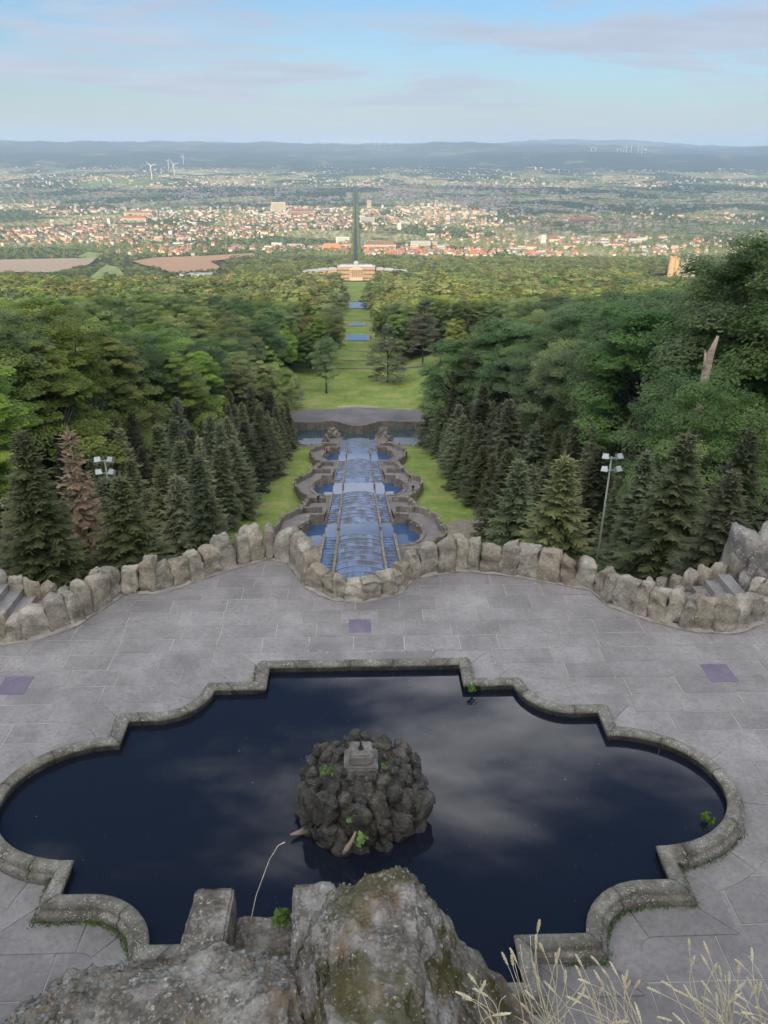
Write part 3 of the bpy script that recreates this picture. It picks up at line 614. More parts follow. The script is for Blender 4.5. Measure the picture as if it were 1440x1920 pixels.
# ---- one mass of trees with geometry nodes
def lib_collection(name, meshes):
    c = bpy.data.collections.new(name)
    for i, me in enumerate(meshes):
        o = bpy.data.objects.new('%s_kind_%02d' % (name, i), me); c.objects.link(o)
    return c
def scatter(name, P, scale, rot, idx, coll, label, cat):
    n = len(P)
    me = new_mesh(name, np.asarray(P), [], (), attrs={'isc': ('FLOAT_VECTOR', 'POINT', np.asarray(scale)), 'irot': ('FLOAT_VECTOR', 'POINT', np.stack([np.zeros(n), np.zeros(n), rot], 1)), 'iidx': ('FLOAT', 'POINT', idx)})
    o = obj(name, me, kind='stuff'); o['label'] = label; o['category'] = cat
    ng = bpy.data.node_groups.new(name, 'GeometryNodeTree')
    ng.interface.new_socket('Geometry', in_out='INPUT', socket_type='NodeSocketGeometry'); ng.interface.new_socket('Geometry', in_out='OUTPUT', socket_type='NodeSocketGeometry')
    gi = ng.nodes.new('NodeGroupInput'); go = ng.nodes.new('NodeGroupOutput')
    ci = ng.nodes.new('GeometryNodeCollectionInfo'); ci.inputs['Collection'].default_value = coll; ci.inputs['Separate Children'].default_value = True; ci.inputs['Reset Children'].default_value = True
    ip = ng.nodes.new('GeometryNodeInstanceOnPoints'); ip.inputs['Pick Instance'].default_value = True
    def na(nm, t):
        a = ng.nodes.new('GeometryNodeInputNamedAttribute'); a.data_type = t; a.inputs['Name'].default_value = nm; return [s for s in a.outputs if s.enabled and s.name == 'Attribute'][0]
    L = ng.links
    L.new(gi.outputs[0], ip.inputs['Points']); L.new(ci.outputs[0], ip.inputs['Instance'])
    f2i = ng.nodes.new('FunctionNodeFloatToInt'); L.new(na('iidx', 'FLOAT'), f2i.inputs[0]); L.new(f2i.outputs[0], ip.inputs['Instance Index'])
    L.new(na('irot', 'FLOAT_VECTOR'), ip.inputs['Rotation']); L.new(na('isc', 'FLOAT_VECTOR'), ip.inputs['Scale']); L.new(ip.outputs[0], go.inputs[0])
    mod = o.modifiers.new('scatter', 'NODES'); mod.node_group = ng
    return o
mcol = lib_collection('woods', [b[0] for b in BROAD])
A = np.array(mass); n = len(A)
if n:
    Pz = ground(A[:, 0], A[:, 1]); sc1 = rng.uniform(0.8, 1.15, n)
    sc1 = np.array([s_ * fit_height(a, b, 24 * s_) for s_, (a, b) in zip(sc1, mass)])
    scatter('woods', np.stack([A[:, 0], A[:, 1], Pz - .3], 1), np.stack([sc1 * 1.25, sc1 * 1.25, sc1], 1), rng.uniform(0, 6.28, n), np.array([broad_pick(a, b) for a, b in mass], float), mcol, 'mixed green woods between the lawn and the far park, both sides', 'woods')
# far park forest: lighter crowns
def far_crown(i, mat, rad, bot, top, shape): return crown_mesh('far_crown', 300 + i, mat, 38, 30, rad, bot, top, 0.8, shape, 0.8)[0]
FAR = [far_crown(0, M['leaf_far'], 6, 3, 22, 'round'), far_crown(1, M['leaf_far'], 6.5, 3, 21, 'round'), far_crown(2, M['leaf_dark'], 6, 3, 23, 'tall'), far_crown(3, M['leaf_far'], 5.5, 3, 24, 'cone'), far_crown(4, M['leaf_brown'], 6, 3, 21, 'round'), far_crown(5, M['leaf_far'], 7, 2, 20, 'round')]
fcol = lib_collection('forest', FAR)
FIELDS = []     # clear rectangles (polygons in x,y) in the far land, filled below
def poly_px(pts, y_of=None):
    return [base_at(u, v) for u, v in pts]
FIELDS.append(('brown ploughed field with furrows at the left edge of the picture', (0.36, 0.27, 0.19), poly_px([(-30, 489), (180, 486), (168, 497), (105, 514), (-30, 513)])))
FIELDS.append(('small bright meadow wedge between dark hedges', (0.20, 0.25, 0.08), poly_px([(150, 528), (200, 498), (222, 503), (236, 524), (200, 534)])))
FIELDS.append(('reddish stubble field right of the hedge wedge', (0.38, 0.225, 0.125), poly_px([(246, 492), (290, 485), (395, 481), (474, 476), (480, 483), (395, 492), (412, 503), (405, 510), (322, 514), (298, 505), (262, 497)])))
FIELDS.append(('bright green meadow strip above the ploughed field', (0.20, 0.27, 0.07), poly_px([(145, 484), (165, 473), (190, 478), (180, 488)])))
def in_poly(x, y, P):
    ins = np.zeros(np.shape(x), bool); j = len(P) - 1
    for i in range(len(P)):
        xi, yi = P[i]; xj, yj = P[j]
        ins ^= ((yi > y) != (yj > y)) & (x < (xj - xi) * (y - yi) / (yj - yi + 1e-12) + xi); j = i
    return ins
xs_, ys_ = [], []
y = 470.0
while y < 2350:
    st = 11.0 + (y - 470) * 0.0030
    x = np.arange(-(0.60 * y + 30), 0.60 * y + 30, st); xs_.append(x + rng.uniform(-.45, .45, len(x)) * st); ys_.append(y + rng.uniform(-.45, .45, len(x)) * st); y += st
fx, fy = np.concatenate(xs_), np.concatenate(ys_)
ok = np.ones(len(fx), bool)
ok &= ~((fy < 1000) & (np.abs(fx) < 15)); ok &= ~((fy >= 1000) & (fy < 1462) & (np.abs(fx) < 30)); ok &= ~((fy > 1440) & (fy < 1570) & (np.abs(fx) < 112))
ok &= ~((fy > 1500) & (np.abs(fx) < 9))
for _, _, P in FIELDS: ok &= ~in_poly(fx, fy, P)
yl_ = base_at(220, 549)[1]; okl = (fx / fy < -.155) & (fy > yl_); hedge_ = okl & (fy < 2150)
ok &= ~(okl & (rng.random(len(fx)) < .35))
dens = np.where(fy > 1900, 0.35 + 0.6 * (vnoise(fx, fy, 160, 12) > -0.15), 1.0) * np.where(fx < -250, np.clip(1.2 - (fy - 1500) / 900, 0.25, 1), 1); ok &= rng.random(len(fx)) < dens
# clearings round single buildings
CLEAR = [(base_at(365, 534), 95), (base_at(285, 534), 45), (base_at(430, 528), 26), (base_at(1270, 520), 46)]
for (a, b), r_ in CLEAR: ok &= ~((fx - a) ** 2 + ((fy - b) / 1.5 + 12) ** 2 < r_ ** 2)
fx, fy = fx[ok], fy[ok]; n = len(fx); low = (fx / fy < -.155) & (fy > yl_)
s0 = rng.uniform(0.66, 1.2, n) * np.interp(fy, [470, 900, 2300], [1.0, 0.95, 0.85]); cu = fx / fy; c0 = CLEAR[3][0]; s0 = np.where((np.abs(cu - c0[0] / c0[1]) < .05) & (fy < c0[1] + 20) & (fy > c0[1] - 800), s0 * .42, s0); s0 = np.where((fy > 1250) & (fy < 1500) & (np.abs(fx) < 125), s0 * .42, s0); s0 = np.where(low, s0 * .42, s0); sx = s0 * np.interp(fy, [470, 2300], [1.3, 1.6]) * rng.uniform(.8, 1.25, n) * np.where(low, 1.5, 1)
patch = vnoise(fx, fy, 70, 13)
fi = np.where(rng.random(n) < .12, 4, np.where(patch > 0.35, 2, rng.choice([0, 1, 3, 5], n)))
scatter('forest', np.stack([fx, fy, ground(fx, fy) - 1.5], 1), np.stack([sx, sx, s0], 1), rng.uniform(0, 6.28, n), fi.astype(float), fcol, 'wide green forest of the park stretching to the palace and town', 'forest')
NFAR = n
# ------------------------------------------------------------------ terrace, pool, parapet
PC = 9.6                                            # pool centre, y
def arc(cx, cy, r, a0, a1, n): return [(cx + r * math.cos(R(a)), cy + r * math.sin(R(a))) for a in np.linspace(a0, a1, n)]
def quarter():
    p = [(0, 3.5), (1.98, 3.5), (1.98, 2.8)] + arc(4.0, 2.95, 1.02, 188.5, 270, 10) + [(4.46, 1.93)] + [(4.46 + 1.58 * math.cos(R(a)), 1.30 * math.sin(R(a))) for a in np.linspace(90, 0, 14)]; return p
q = quarter()
half = q + [(x, -y) for x, y in reversed(q[:-1])]
OUT = half + [(-x, y) for x, y in reversed(half[1:-1])]     # clockwise seen from above
OUT = [(x, y * (0.94 if y < 0 else 1.0) + PC) for x, y in OUT]
def miters(P):
    n = len(P); out = []
    for i in range(n):
        a, b, c = Vector(P[i - 1]), Vector(P[i]), Vector(P[(i + 1) % n])
        d0 = (b - a).normalized(); d1 = (c - b).normalized(); n0 = Vector((-d0.y, d0.x)); n1 = Vector((-d1.y, d1.x))
        m = (n0 + n1); m = m / max(0.3, m.length_squared / 2) if m.length > 1e-6 else n0
        out.append(m)
    return out
_mt = miters(OUT); _o, _m = [], []                   # points to the terrace side
for i in range(len(OUT)):
    a, b = Vector(OUT[i]), Vector(OUT[(i + 1) % len(OUT)]); k_ = max(1, int(round((b - a).length / 0.3)))
    for t in range(k_): _o.append(tuple(a.lerp(b, t / k_))); _m.append(_mt[i].lerp(_mt[(i + 1) % len(OUT)], t / k_))
OUT, MIT = _o, _m; NO = len(OUT)
def off(i, d):
    i %= NO; x, y = OUT[i][0] + MIT[i].x * d, OUT[i][1] + MIT[i].y * d
    if d > 0 and abs(OUT[i][1] - PC) <= 1.301 and abs(OUT[i][0]) >= 4.45 and abs(x) < 4.46 + d + 1e-6:     # inner corner: the offset lobe is trimmed by the step beside it
        x = math.copysign(4.46 + d, x); y = PC + math.copysign((1.30 * (0.94 if y < PC else 1.0) + d) * math.sqrt(1 - (d / (1.58 + d)) ** 2), y - PC)
    return (x, y)
seglen = [math.dist(OUT[i], OUT[(i + 1) % NO]) for i in range(NO)]
def runs(target, shift=0):
    res = []; cur = [shift]; L = 0
    for k in range(NO):
        i = (shift + k); L += seglen[i % NO]; cur.append(i + 1)
        if L > target * random.uniform(0.8, 1.15): res.append(cur); cur = [i + 1]; L = 0
    if len(cur) > 1: res.append(cur)
    return res
def sweep(run, prof, gap=0.004):
    """mesh along outline run with profile [(offset, z)], end caps"""
    v = []; m = len(prof)
    for j, i in enumerate(run):
        for d, z in prof:
            x, y = off(i, d)
            if j in (0, len(run) - 1):                  # pull the ends back for the joint
                k = run[1] if j == 0 else run[-2]; x2, y2 = off(k, d); L = math.dist((x, y), (x2, y2)) + 1e-6; t = gap / L; x += (x2 - x) * t; y += (y2 - y) * t
            v.append((x, y, z))
    f = []
    for j in range(len(run) - 1):
        for k in range(m - 1): f.append((j * m + k, (j + 1) * m + k, (j + 1) * m + k + 1, j * m + k + 1))
        f.append((j * m + m - 1, (j + 1) * m + m - 1, (j + 1) * m, j * m))
    e = (len(run) - 1) * m
    f.append(tuple(range(m - 1, -1, -1))); f.append(tuple(e + k for k in range(m)))
    f = [tuple(reversed(q_)) for q_ in f]
    return v, f
basin = thing('stone_basin', 'lobed stone pool rim enclosing the dark foreground pool on the terrace', 'pool', (0, 0, 0))
cprof = [(0.02, -0.55), (0.02, 0.155), (-0.008, 0.17), (-0.012, 0.205), (0.004, 0.237), (0.035, 0.252), (0.10, 0.258), (0.165, 0.250), (0.198, 0.228), (0.205, 0.19), (0.203, 0.155), (0.215, 0.142), (0.262, 0.132), (0.274, 0.115), (0.276, -0.06)]
for r_ in runs(0.95, 2):
    v, f = sweep(r_, cprof, 0.005)
    v = [(x + 0.006 * mnoise.noise((x * 5, y * 5, z * 5)), y + 0.006 * mnoise.noise((x * 5 + 9, y * 5, z * 5)), z + 0.007 * mnoise.noise((x * 4, y * 4 + 3, z))) for x, y, z in v]
    me = new_mesh('coping_stone', v, f, M['coping'], True); obj('coping_stone', me, basin)
rprof = [(0.285, -0.05), (0.285, 0.010), (0.74, 0.010), (0.74, -0.05)]
terrace = thing('terrace', 'x', 'x'); del terrace['label'], terrace['category']; terrace['kind'] = 'structure'
for r_ in runs(0.85, 0):
    v, f = sweep(r_, rprof, 0.007); obj('border_slab', new_mesh('border_slab', v, f, M['slab']), terrace)
# water
wv = [(x, y, 0.07) for x, y in OUT]; obj('pond_water', new_mesh('pond_water', wv, [tuple(range(NO - 1, -1, -1))], M['pond']), kind='structure')
bv = [(x + m.x * 0.1, y + m.y * 0.1, -0.54) for (x, y), m in zip(OUT, MIT)]; obj('pond_bed', new_mesh('pond_bed', bv, [tuple(range(NO - 1, -1, -1))], M['island']), kind='structure')
def in_out(x, y): return bool(in_poly(np.array([x]), np.array([y]), OUT)[0])
# floating flecks
fl = MB(); gf = random.Random(31)
while len(fl.f) < 360:
    x, y = gf.uniform(-5.6, 5.6), gf.uniform(6.1, 13.0)
    if gf.random() < 0.6 and vnoise(x, y, 0.8, 5) < 0.0: continue
    if not in_out(x, y) or math.hypot((x + .05) / 1.35, (y - 9.6) / 1.2) < 1: continue
    s = gf.uniform(0.002, 0.006) * (2.2 if gf.random() < .04 else 1); a = gf.uniform(0, 6.28); t = gf.uniform(0.4, 1)
    fl.add([(x + s * math.cos(a), y + s * math.sin(a), .0735), (x - s * t * math.sin(a), y + s * t * math.cos(a), .0735), (x - s * math.cos(a), y - s * math.sin(a), .0735), (x + s * t * math.sin(a), y - s * t * math.cos(a), .0735)], [(0, 1, 2, 3)])
fo = fl.build('floating_specks', plain('speck', (0.42, 0.42, 0.40), 0.8, 0.3, 40), kind='stuff'); fo['label'] = 'tiny pale specks drifting on the dark pool water'; fo['category'] = 'specks'

# parapet path, at the foot of its stones
PATH = [(-12.5, 14.1), (-10.2, 14.2), (-9.2, 14.25), (-8.1, 14.35), (-7.35, 14.5), (-6.64, 15.02), (-6.22, 15.78), (-5.89, 16.42), (-4.97, 16.45), (-3.69, 17.42), (-2.53, 18.15), (-1.94, 17.85), (-1.38, 16.58), (-0.77, 16.05), (0.02, 15.9), (0.92, 16.32), (1.25, 17.0),
        (2.53, 17.36), (3.87, 17.08), (5.70, 16.32), (5.93, 15.56), (6.72, 14.92), (7.55, 14.47), (8.5, 14.38), (9.5, 14.9), (10.3, 15.8), (11.4, 16.6), (13.0, 16.9)]
TERR = [(-16, 3.0)] + [(-16, 14.1)] + PATH + [(16, 16.8), (16, 3.0)]
# base sheet under the slabs, mortar coloured, with the pool left open: ring of quads from the outline to the parapet polygon
cell = 0.16
def sheet_cells(x0, x1, y0, y1, step, keep, z, thick):
    nx = max(1, int(math.ceil((x1 - x0) / step))); ny = max(1, int(math.ceil((y1 - y0) / step)))
    gx = np.linspace(x0, x1, nx + 1); gy = np.linspace(y0, y1, ny + 1)
    cx, cy_ = np.meshgrid((gx[:-1] + gx[1:]) / 2, (gy[:-1] + gy[1:]) / 2, indexing='ij'); k = keep(cx, cy_)
    v = [(a, b, z) for a in gx for b in gy]; f = [(i * (ny + 1) + j, (i + 1) * (ny + 1) + j, (i + 1) * (ny + 1) + j + 1, i * (ny + 1) + j + 1) for i in range(nx) for j in range(ny) if k[i, j]]
    return v, f, k
POOL_IN = [off(i, 0.50) for i in range(NO)]
def keep_terr(cx, cy_): return in_poly(cx, cy_, TERR) & ~in_poly(cx, cy_, POOL_IN)
v, f, _ = sheet_cells(-16, 16, 3, 18.6, cell, keep_terr, -0.009, 0)
used = sorted({i for q_ in f for i in q_}); rem = {a: i for i, a in enumerate(used)}
obj('mortar_bed', new_mesh('mortar_bed', [v[i] for i in used], [tuple(rem[i] for i in q_) for q_ in f], M['mortar']), terrace)
slabs = []
gs = random.Random(17); y0 = 3.2
yrow = []
while y0 < 18.6:
    d = 0.80 if y0 < 10.5 else 0.545
    yrow.append((y0, y0 + d)); y0 += d
plates = [(-0.10, 14.88, 0.52, 0.54), (7.45, 12.93, 0.60, 0.60), (-7.15, 12.90, 0.60, 0.60)]
for ya, yb in yrow:
    x = -12.5 + gs.uniform(0, 0.9)
    while x < 12.5:
        w = gs.uniform(0.85, 1.35) * (1.0 if ya > 10.5 else 1.18)
        xm, ym = x + w / 2, (ya + yb) / 2
        vis = abs(xm + 0.1) < 0.56 * (0.9 * ym + 4.3) + 2.7
        if vis: slabs.append((x, x + w, ya, yb))
        x += w
n_sl = 0; rest = MB()
for (x0, x1, ya, yb) in slabs:
    g_ = gs.uniform(0.005, 0.010); x0 += g_; x1 -= g_; ya += g_; yb -= g_
    cx, cy_ = np.meshgrid(np.linspace(x0, x1, 9), np.linspace(ya, yb, 7)); k = keep_terr(cx, cy_)
    pl = np.zeros_like(k)
    for (pxc, pyc, pw, pd) in plates: pl |= (np.abs(cx - pxc) < pw / 2) & (np.abs(cy_ - pyc) < pd / 2)
    if not k.any(): continue
    z = gs.uniform(-0.002, 0.003)
    if k.all() and not pl.any():
        e = 0.006
        v = [(x0, ya, z - .03), (x1, ya, z - .03), (x1, yb, z - .03), (x0, yb, z - .03), (x0, ya, z - e), (x1, ya, z - e), (x1, yb, z - e), (x0, yb, z - e), (x0 + e, ya + e, z), (x1 - e, ya + e, z), (x1 - e, yb - e, z), (x0 + e, yb - e, z)]
        f = [(8, 9, 10, 11)] + [(4 + i, 4 + (i + 1) % 4, 8 + (i + 1) % 4, 8 + i) for i in range(4)] + [(i, (i + 1) % 4, 4 + (i + 1) % 4, 4 + i) for i in range(4)]
    else:
        def kp(a, b):
            r = keep_terr(a, b)
            for (pxc, pyc, pw, pd) in plates: r &= ~((np.abs(a - pxc) < pw / 2) & (np.abs(b - pyc) < pd / 2))
            return r
        v, f, _ = sheet_cells(x0, x1, ya, yb, 0.07, kp, z, 0)
        us = sorted({i for q_ in f for i in q_}); rm = {a: i for i, a in enumerate(us)}
        v = [v[i] for i in us]; f = [tuple(rm[i] for i in q_) for q_ in f]
        if not f: continue
    obj('paving_slab', new_mesh('paving_slab', v, f, M['slab']), terrace); n_sl += 1
for (pxc, pyc, pw, pd), lab in zip(plates, ('small purple square cover set in the paving between pool and cascade', 'purple square cover in the paving right of the pool', 'purple square cover in the paving at the left picture edge')):
    b = MB(); b.box((0, 0, -0.012), (pw - .008, pd - .008, 0.03)); o = b.build('cover_plate', M['purple'], loc=(pxc, pyc, 0)); tag(o, lab, 'cover', 'purple paving covers')
# front retaining wall under the parapet
rw = MB(); TP = PATH
for a, b_ in zip(TP[:-1], TP[1:]):
    nrm_ = Vector((b_[0] - a[0], b_[1] - a[1])).normalized(); o_ = (-nrm_.y * 0.42, nrm_.x * 0.42)
    rw.add([(a[0] + o_[0], a[1] + o_[1], 0.02), (b_[0] + o_[0], b_[1] + o_[1], 0.02), (b_[0] + o_[0] * 1.6, b_[1] + o_[1] * 1.6, -8), (a[0] + o_[0] * 1.6, a[1] + o_[1] * 1.6, -8)], [(0, 1, 2, 3)])
    rw.add([(a[0] - o_[0] * .2, a[1] - o_[1] * .2, 0.005), (b_[0] - o_[0] * .2, b_[1] - o_[1] * .2, 0.005), (b_[0] + o_[0], b_[1] + o_[1], 0.02), (a[0] + o_[0], a[1] + o_[1], 0.02)], [(0, 1, 2, 3)])
o = rw.build('retaining_wall', M['wallstone'], kind='structure')

# upright parapet stones
def block_stone(seed, w=0.5, d=0.42, h=1.0, rnd=0.15, rough=0.045, cuts=9, mat=None):
    bm = bmesh.new(); bmesh.ops.create_cube(bm, size=1.0); bmesh.ops.subdivide_edges(bm, edges=bm.edges[:], cuts=cuts, use_grid_fill=True)
    o_ = Vector((seed * 3.7, seed * 1.3, seed * 7.1)); g = random.Random(seed); sk = g.uniform(-.10, .10); tp = g.uniform(0.92, 1.02); peak = g.uniform(-1.4, 1.4); chips = [(Vector((g.uniform(-1, 1), g.uniform(-1, .6), g.uniform(-.2, 1))).normalized(), g.uniform(.98, 1.3)) for _ in range(4)]
    for v in bm.verts:
        p = v.co.copy() * 2; p = Vector([max(-1, min(1, c)) for c in p])
        r = max(abs(p.x), abs(p.y), abs(p.z)); s = p.normalized() * r if p.length else p
        k = rnd if p.z > 0 else rnd * 0.55
        ln = (abs(p.x) ** 4 + abs(p.y) ** 4 + abs(p.z) ** 4) ** 0.25
        e = p / max(ln, 1e-6); p = p.lerp(e, min(1, k * 2.2))
        for chip, cd in chips:
            ex = p.dot(chip) - cd
            if ex > 0: p = p - chip * ex
        t = (p.z + 1) / 2; w_ = 1 - (1 - tp) * t
        q_ = Vector((p.x * w / 2 * w_ + sk * t * w, p.y * d / 2 * (1 - .12 * t), t * h * (1 + 0.10 * peak * p.x * t)))
        nz_ = mnoise.noise_vector((q_ * 3.1 + o_)) * rough * 1.5 + mnoise.noise_vector((q_ * 9 + o_)) * rough * 0.6 + mnoise.noise_vector((q_ * 21 + o_)) * rough * 0.3
        v.co = q_ + nz_
    me = bpy.data.meshes.new('parapet_stone'); bm.to_mesh(me); bm.free(); me.materials.append(mat or M['boulder'])
    me.polygons.foreach_set('use_smooth', np.ones(len(me.polygons), bool)); return me
PST = [block_stone(i) for i in range(1, 18)]
parapet = thing('boulder_parapet', 'low parapet of upright brown boulders edging the terrace', 'parapet', (0, 0, 0))
cum = [0]
for a, b_ in zip(PATH[:-1], PATH[1:]): cum.append(cum[-1] + math.dist(a, b_))
def on_path(s):
    s = min(max(s, 0), cum[-1] - 1e-4); i = max(k for k in range(len(cum)) if cum[k] <= s); i = min(i, len(PATH) - 2); t = (s - cum[i]) / (cum[i + 1] - cum[i])
    return PATH[i][0] + (PATH[i + 1][0] - PATH[i][0]) * t, PATH[i][1] + (PATH[i + 1][1] - PATH[i][1]) * t
s = 0.0; gp = random.Random(9)
while s < cum[-1] - 0.2:
    w = gp.choice((gp.uniform(0.28, 0.38), gp.uniform(0.38, 0.48), gp.uniform(0.42, 0.58))); a = on_path(s); b_ = on_path(s + w); mx, my = (a[0] + b_[0]) / 2, (a[1] + b_[1]) / 2; ang = math.atan2(b_[1] - a[1], b_[0] - a[0])
    wid = math.dist(a, b_)
    h = gp.uniform(0.70, 0.96)
    if abs(mx) < 1.0 and my < 16.8: h = gp.uniform(0.50, 0.64)
    elif abs(mx) < 1.5 and my < 17.3: h = gp.uniform(0.6, 0.8)
    elif -3.2 < mx < -1.6: h = gp.uniform(0.86, 1.08)
    elif 1.5 < mx < 3.0: h = gp.uniform(0.80, 1.02)
    if mx < -6.9 or mx > 8.9: h *= 0.82
    nx_, ny_ = -math.sin(ang), math.cos(ang)
    obj('parapet_stone', PST[gp.randrange(len(PST))], parapet, (mx + nx_ * 0.22, my + ny_ * 0.22, -0.04), (0, 0, ang + gp.uniform(-.07, .07) + (math.pi if gp.random() < .5 else 0)), ((wid / 0.5) * gp.uniform(1.0, 1.06), gp.uniform(0.9, 1.15), h * 0.96))
    if gp.random() < 0.22:  # a smaller stone wedged behind
        obj('parapet_stone', PST[gp.randrange(len(PST))], parapet, (mx + nx_ * 0.55, my + ny_ * 0.55, -0.04), (0, 0, ang), (wid / .55, 0.7, h * 0.85))
    s += w
# pale mortar fillet at the foot of the stones
fm = MB()
for k in range(int(cum[-1] / 0.15)):
    a = on_path(k * .15); b_ = on_path((k + 1) * .15); an = math.atan2(b_[1] - a[1], b_[0] - a[0]); nx_, ny_ = -math.sin(an), math.cos(an); w0 = 0.045 + 0.02 * math.sin(k * 1.7)
    a2 = on_path((k + 2) * .15); an2 = math.atan2(a2[1] - b_[1], a2[0] - b_[0]) if k < int(cum[-1] / .15) - 2 else an; mx_, my_ = -math.sin(an2), math.cos(an2)
    w1 = 0.045 + 0.02 * math.sin((k + 1) * 1.7)
    fm.add([(a[0] - nx_ * w0, a[1] - ny_ * w0, 0.007), (b_[0] - mx_ * w1, b_[1] - my_ * w1, 0.007), (b_[0] + mx_ * .06, b_[1] + my_ * .06, 0.05), (a[0] + nx_ * .06, a[1] + ny_ * .06, 0.05)], [(0, 1, 2, 3)])
fm.build('mortar_fillet', plain('mortar_fillet', (.27, .25, .23), .95, .3, 3), parapet)

# stairs at both ends, behind the parapet
def stairs(name, label, x0, y0, dirx, n, zt, stones):
    t = thing(name, label, 'stairs')
    for i in range(n):
        b = MB(); b.box((x0 + dirx * (i + .5) * 0.30, y0, zt - i * 0.17 - 0.5), (0.32, 1.5, 1.0)); b.build('step', M['slab'], t)
    for i, (sx, sy, sz, h) in enumerate(stones):
        obj('side_stone', PST[i % len(PST)], t, (sx, sy, sz), (0, 0, 0.2 * i), (0.72, 0.8, h))
    return t
stairs('stone_stairs', 'grey stone stairs behind the right end of the parapet', 9.35, 16.0, -1, 9, 0.15, [(9.9 - 0.36 * i, 16.95, -0.8 - 0.13 * i, 1.45) for i in range(8)])
stairs('stone_stairs', 'grey stone stairs at the left picture edge behind the parapet', -8.9, 15.7, 1, 8, 0.35, [(-9.2 + 0.37 * i, 16.5, -0.6 - 0.12 * i, 1.35) for i in range(8)])
# big grey outcrop at the right picture edge
ROCKV = []
def rock_mesh(seed, sub=3, rough=0.32, mat=None, squash=1.0):
    bm = bmesh.new(); bmesh.ops.create_icosphere(bm, subdivisions=sub, radius=1.0); o_ = Vector((seed * 5.1, seed * 2.3, seed * 1.9))
    for v in bm.verts:
        p = v.co.copy(); f_ = 1 + rough * mnoise.noise(p * 1.1 + o_) + rough * .45 * mnoise.noise(p * 2.6 + o_) + rough * .2 * mnoise.noise(p * 6 + o_)
        c = mnoise.voronoi(p * 1.3 + o_)[0]; f_ *= 0.84 + 0.34 * (c[1] - c[0])
        v.co = p * f_; v.co.z *= squash
    me = bpy.data.meshes.new('rock'); bm.to_mesh(me); bm.free(); me.materials.append(mat); me.polygons.foreach_set('use_smooth', np.ones(len(me.polygons), bool)); return me
OC = [block_stone(30 + i, 0.5, 0.45, 1.0, 0.22, 0.07, 11, M['greyrock']) for i in range(5)]
oc = thing('rock_outcrop', 'tall pale grey rock cluster at the right end of the parapet', 'rocks')
for i, (x, y, z, w, h) in enumerate(((9.95, 17.25, -.6, 1.7, 2.3), (10.35, 16.85, -.6, 1.4, 2.0), (10.75, 17.3, -.6, 1.8, 2.45), (10.15, 16.55, -.6, .8, 1.5), (10.55, 16.35, -.5, .9, 1.5), (9.75, 16.75, -.6, .8, 1.35), (11.1, 16.75, -.6, 1.4, 2.3), (9.9, 16.3, -.3, .6, 0.9), (10.2, 17.0, .4, 1.1, 1.5), (10.9, 16.5, -.2, 1.0, 1.7), (10.0, 16.95, -.2, .7, 1.6), (10.6, 17.1, .6, .9, 1.6))):
    obj('rock', OC[i % 5], oc, (x, y - .1, z - .55), (0.06 * (i % 3), 0.1 * ((i % 2) - .5), i * 1.1), (w, w * 1.1, h))

# ------------------------------------------------------------------ rock island in the pool
IC = Vector((-0.10, 9.44, 0.0))
isl = thing('rock_island', 'mossy pile of dark rocks rising from the middle of the pool', 'rock island', tuple(IC))
RV = [rock_mesh(50 + i, 3, 0.30, M['island']) for i in range(4)]; RB = [block_stone(60 + i, 1.0, 0.9, 2.0, 0.42, 0.12, 5, M['island']) for i in range(8)]
gi_ = random.Random(41)
core = MB(); prof_ = [(0.86, -0.5), (0.88, 0.1), (0.86, 0.55), (0.70, 0.92), (0.35, 1.06), (0.0, 1.07)]
ringn = 18
for (r_, z) in prof_:
    for k in range(ringn): core.v.append((1.06 * r_ * math.cos(2 * math.pi * k / ringn), 0.92 * r_ * math.sin(2 * math.pi * k / ringn), z))
for j in range(len(prof_) - 1):
    for k in range(ringn): core.f.append((j * ringn + k, j * ringn + (k + 1) % ringn, (j + 1) * ringn + (k + 1) % ringn, (j + 1) * ringn + k)); core.m.append(0)
core.build('core', M['island'], isl, True)
for (z, rr, n_, size) in ((0.08, 0.90, 17, 0.20), (0.30, 0.91, 18, 0.18), (0.50, 0.89, 19, 0.165), (0.68, 0.85, 19, 0.155), (0.84, 0.75, 17, 0.14), (0.97, 0.58, 13, 0.125), (1.05, 0.40, 9, 0.11)):
    for k in range(n_):
        a = 2 * math.pi * (k + gi_.uniform(-.28, .28)) / n_ + z * 3; s_ = size * gi_.uniform(0.7, 1.35); p_ = (1.06 * rr * math.cos(a), 0.93 * rr * math.sin(a), z + gi_.uniform(-.05, .05))
        if z < .2 and k % 2: obj('rock', RV[gi_.randrange(4)], isl, p_, (gi_.uniform(-.35, .35), gi_.uniform(-.35, .35), a), (s_, s_, s_ * 1.1))
        else: obj('rock', RB[gi_.randrange(8)], isl, (p_[0] * .97, p_[1] * .97, p_[2] - s_ * .95), (0, 0, a + math.pi / 2), (s_ * gi_.uniform(1.2, 1.9), s_ * 1.5, s_ * gi_.uniform(.8, 1.25)))
        isl.children[-1].rotation_euler = (gi_.uniform(-.25, .25), gi_.uniform(-.25, .25), a + math.pi / 2 + gi_.uniform(-.3, .3))
pl_ = thing('fountain_plinth', 'square stone plinth with a black nozzle on top of the rock pile', 'plinth', tuple(IC + Vector((0.0, -0.05, 1.02))))
def bevel_box(w, d, h, e=0.02, mat=None, name='block', seed=1):
    bm = bmesh.new(); bmesh.ops.create_cube(bm, size=1.0); bmesh.ops.scale(bm, vec=(w, d, h), verts=bm.verts); bmesh.ops.translate(bm, vec=(0, 0, h / 2), verts=bm.verts)
    bmesh.ops.bevel(bm, geom=bm.edges[:], offset=e, segments=2, affect='EDGES'); me = bpy.data.meshes.new(name); bm.to_mesh(me); bm.free(); me.materials.append(mat); return me
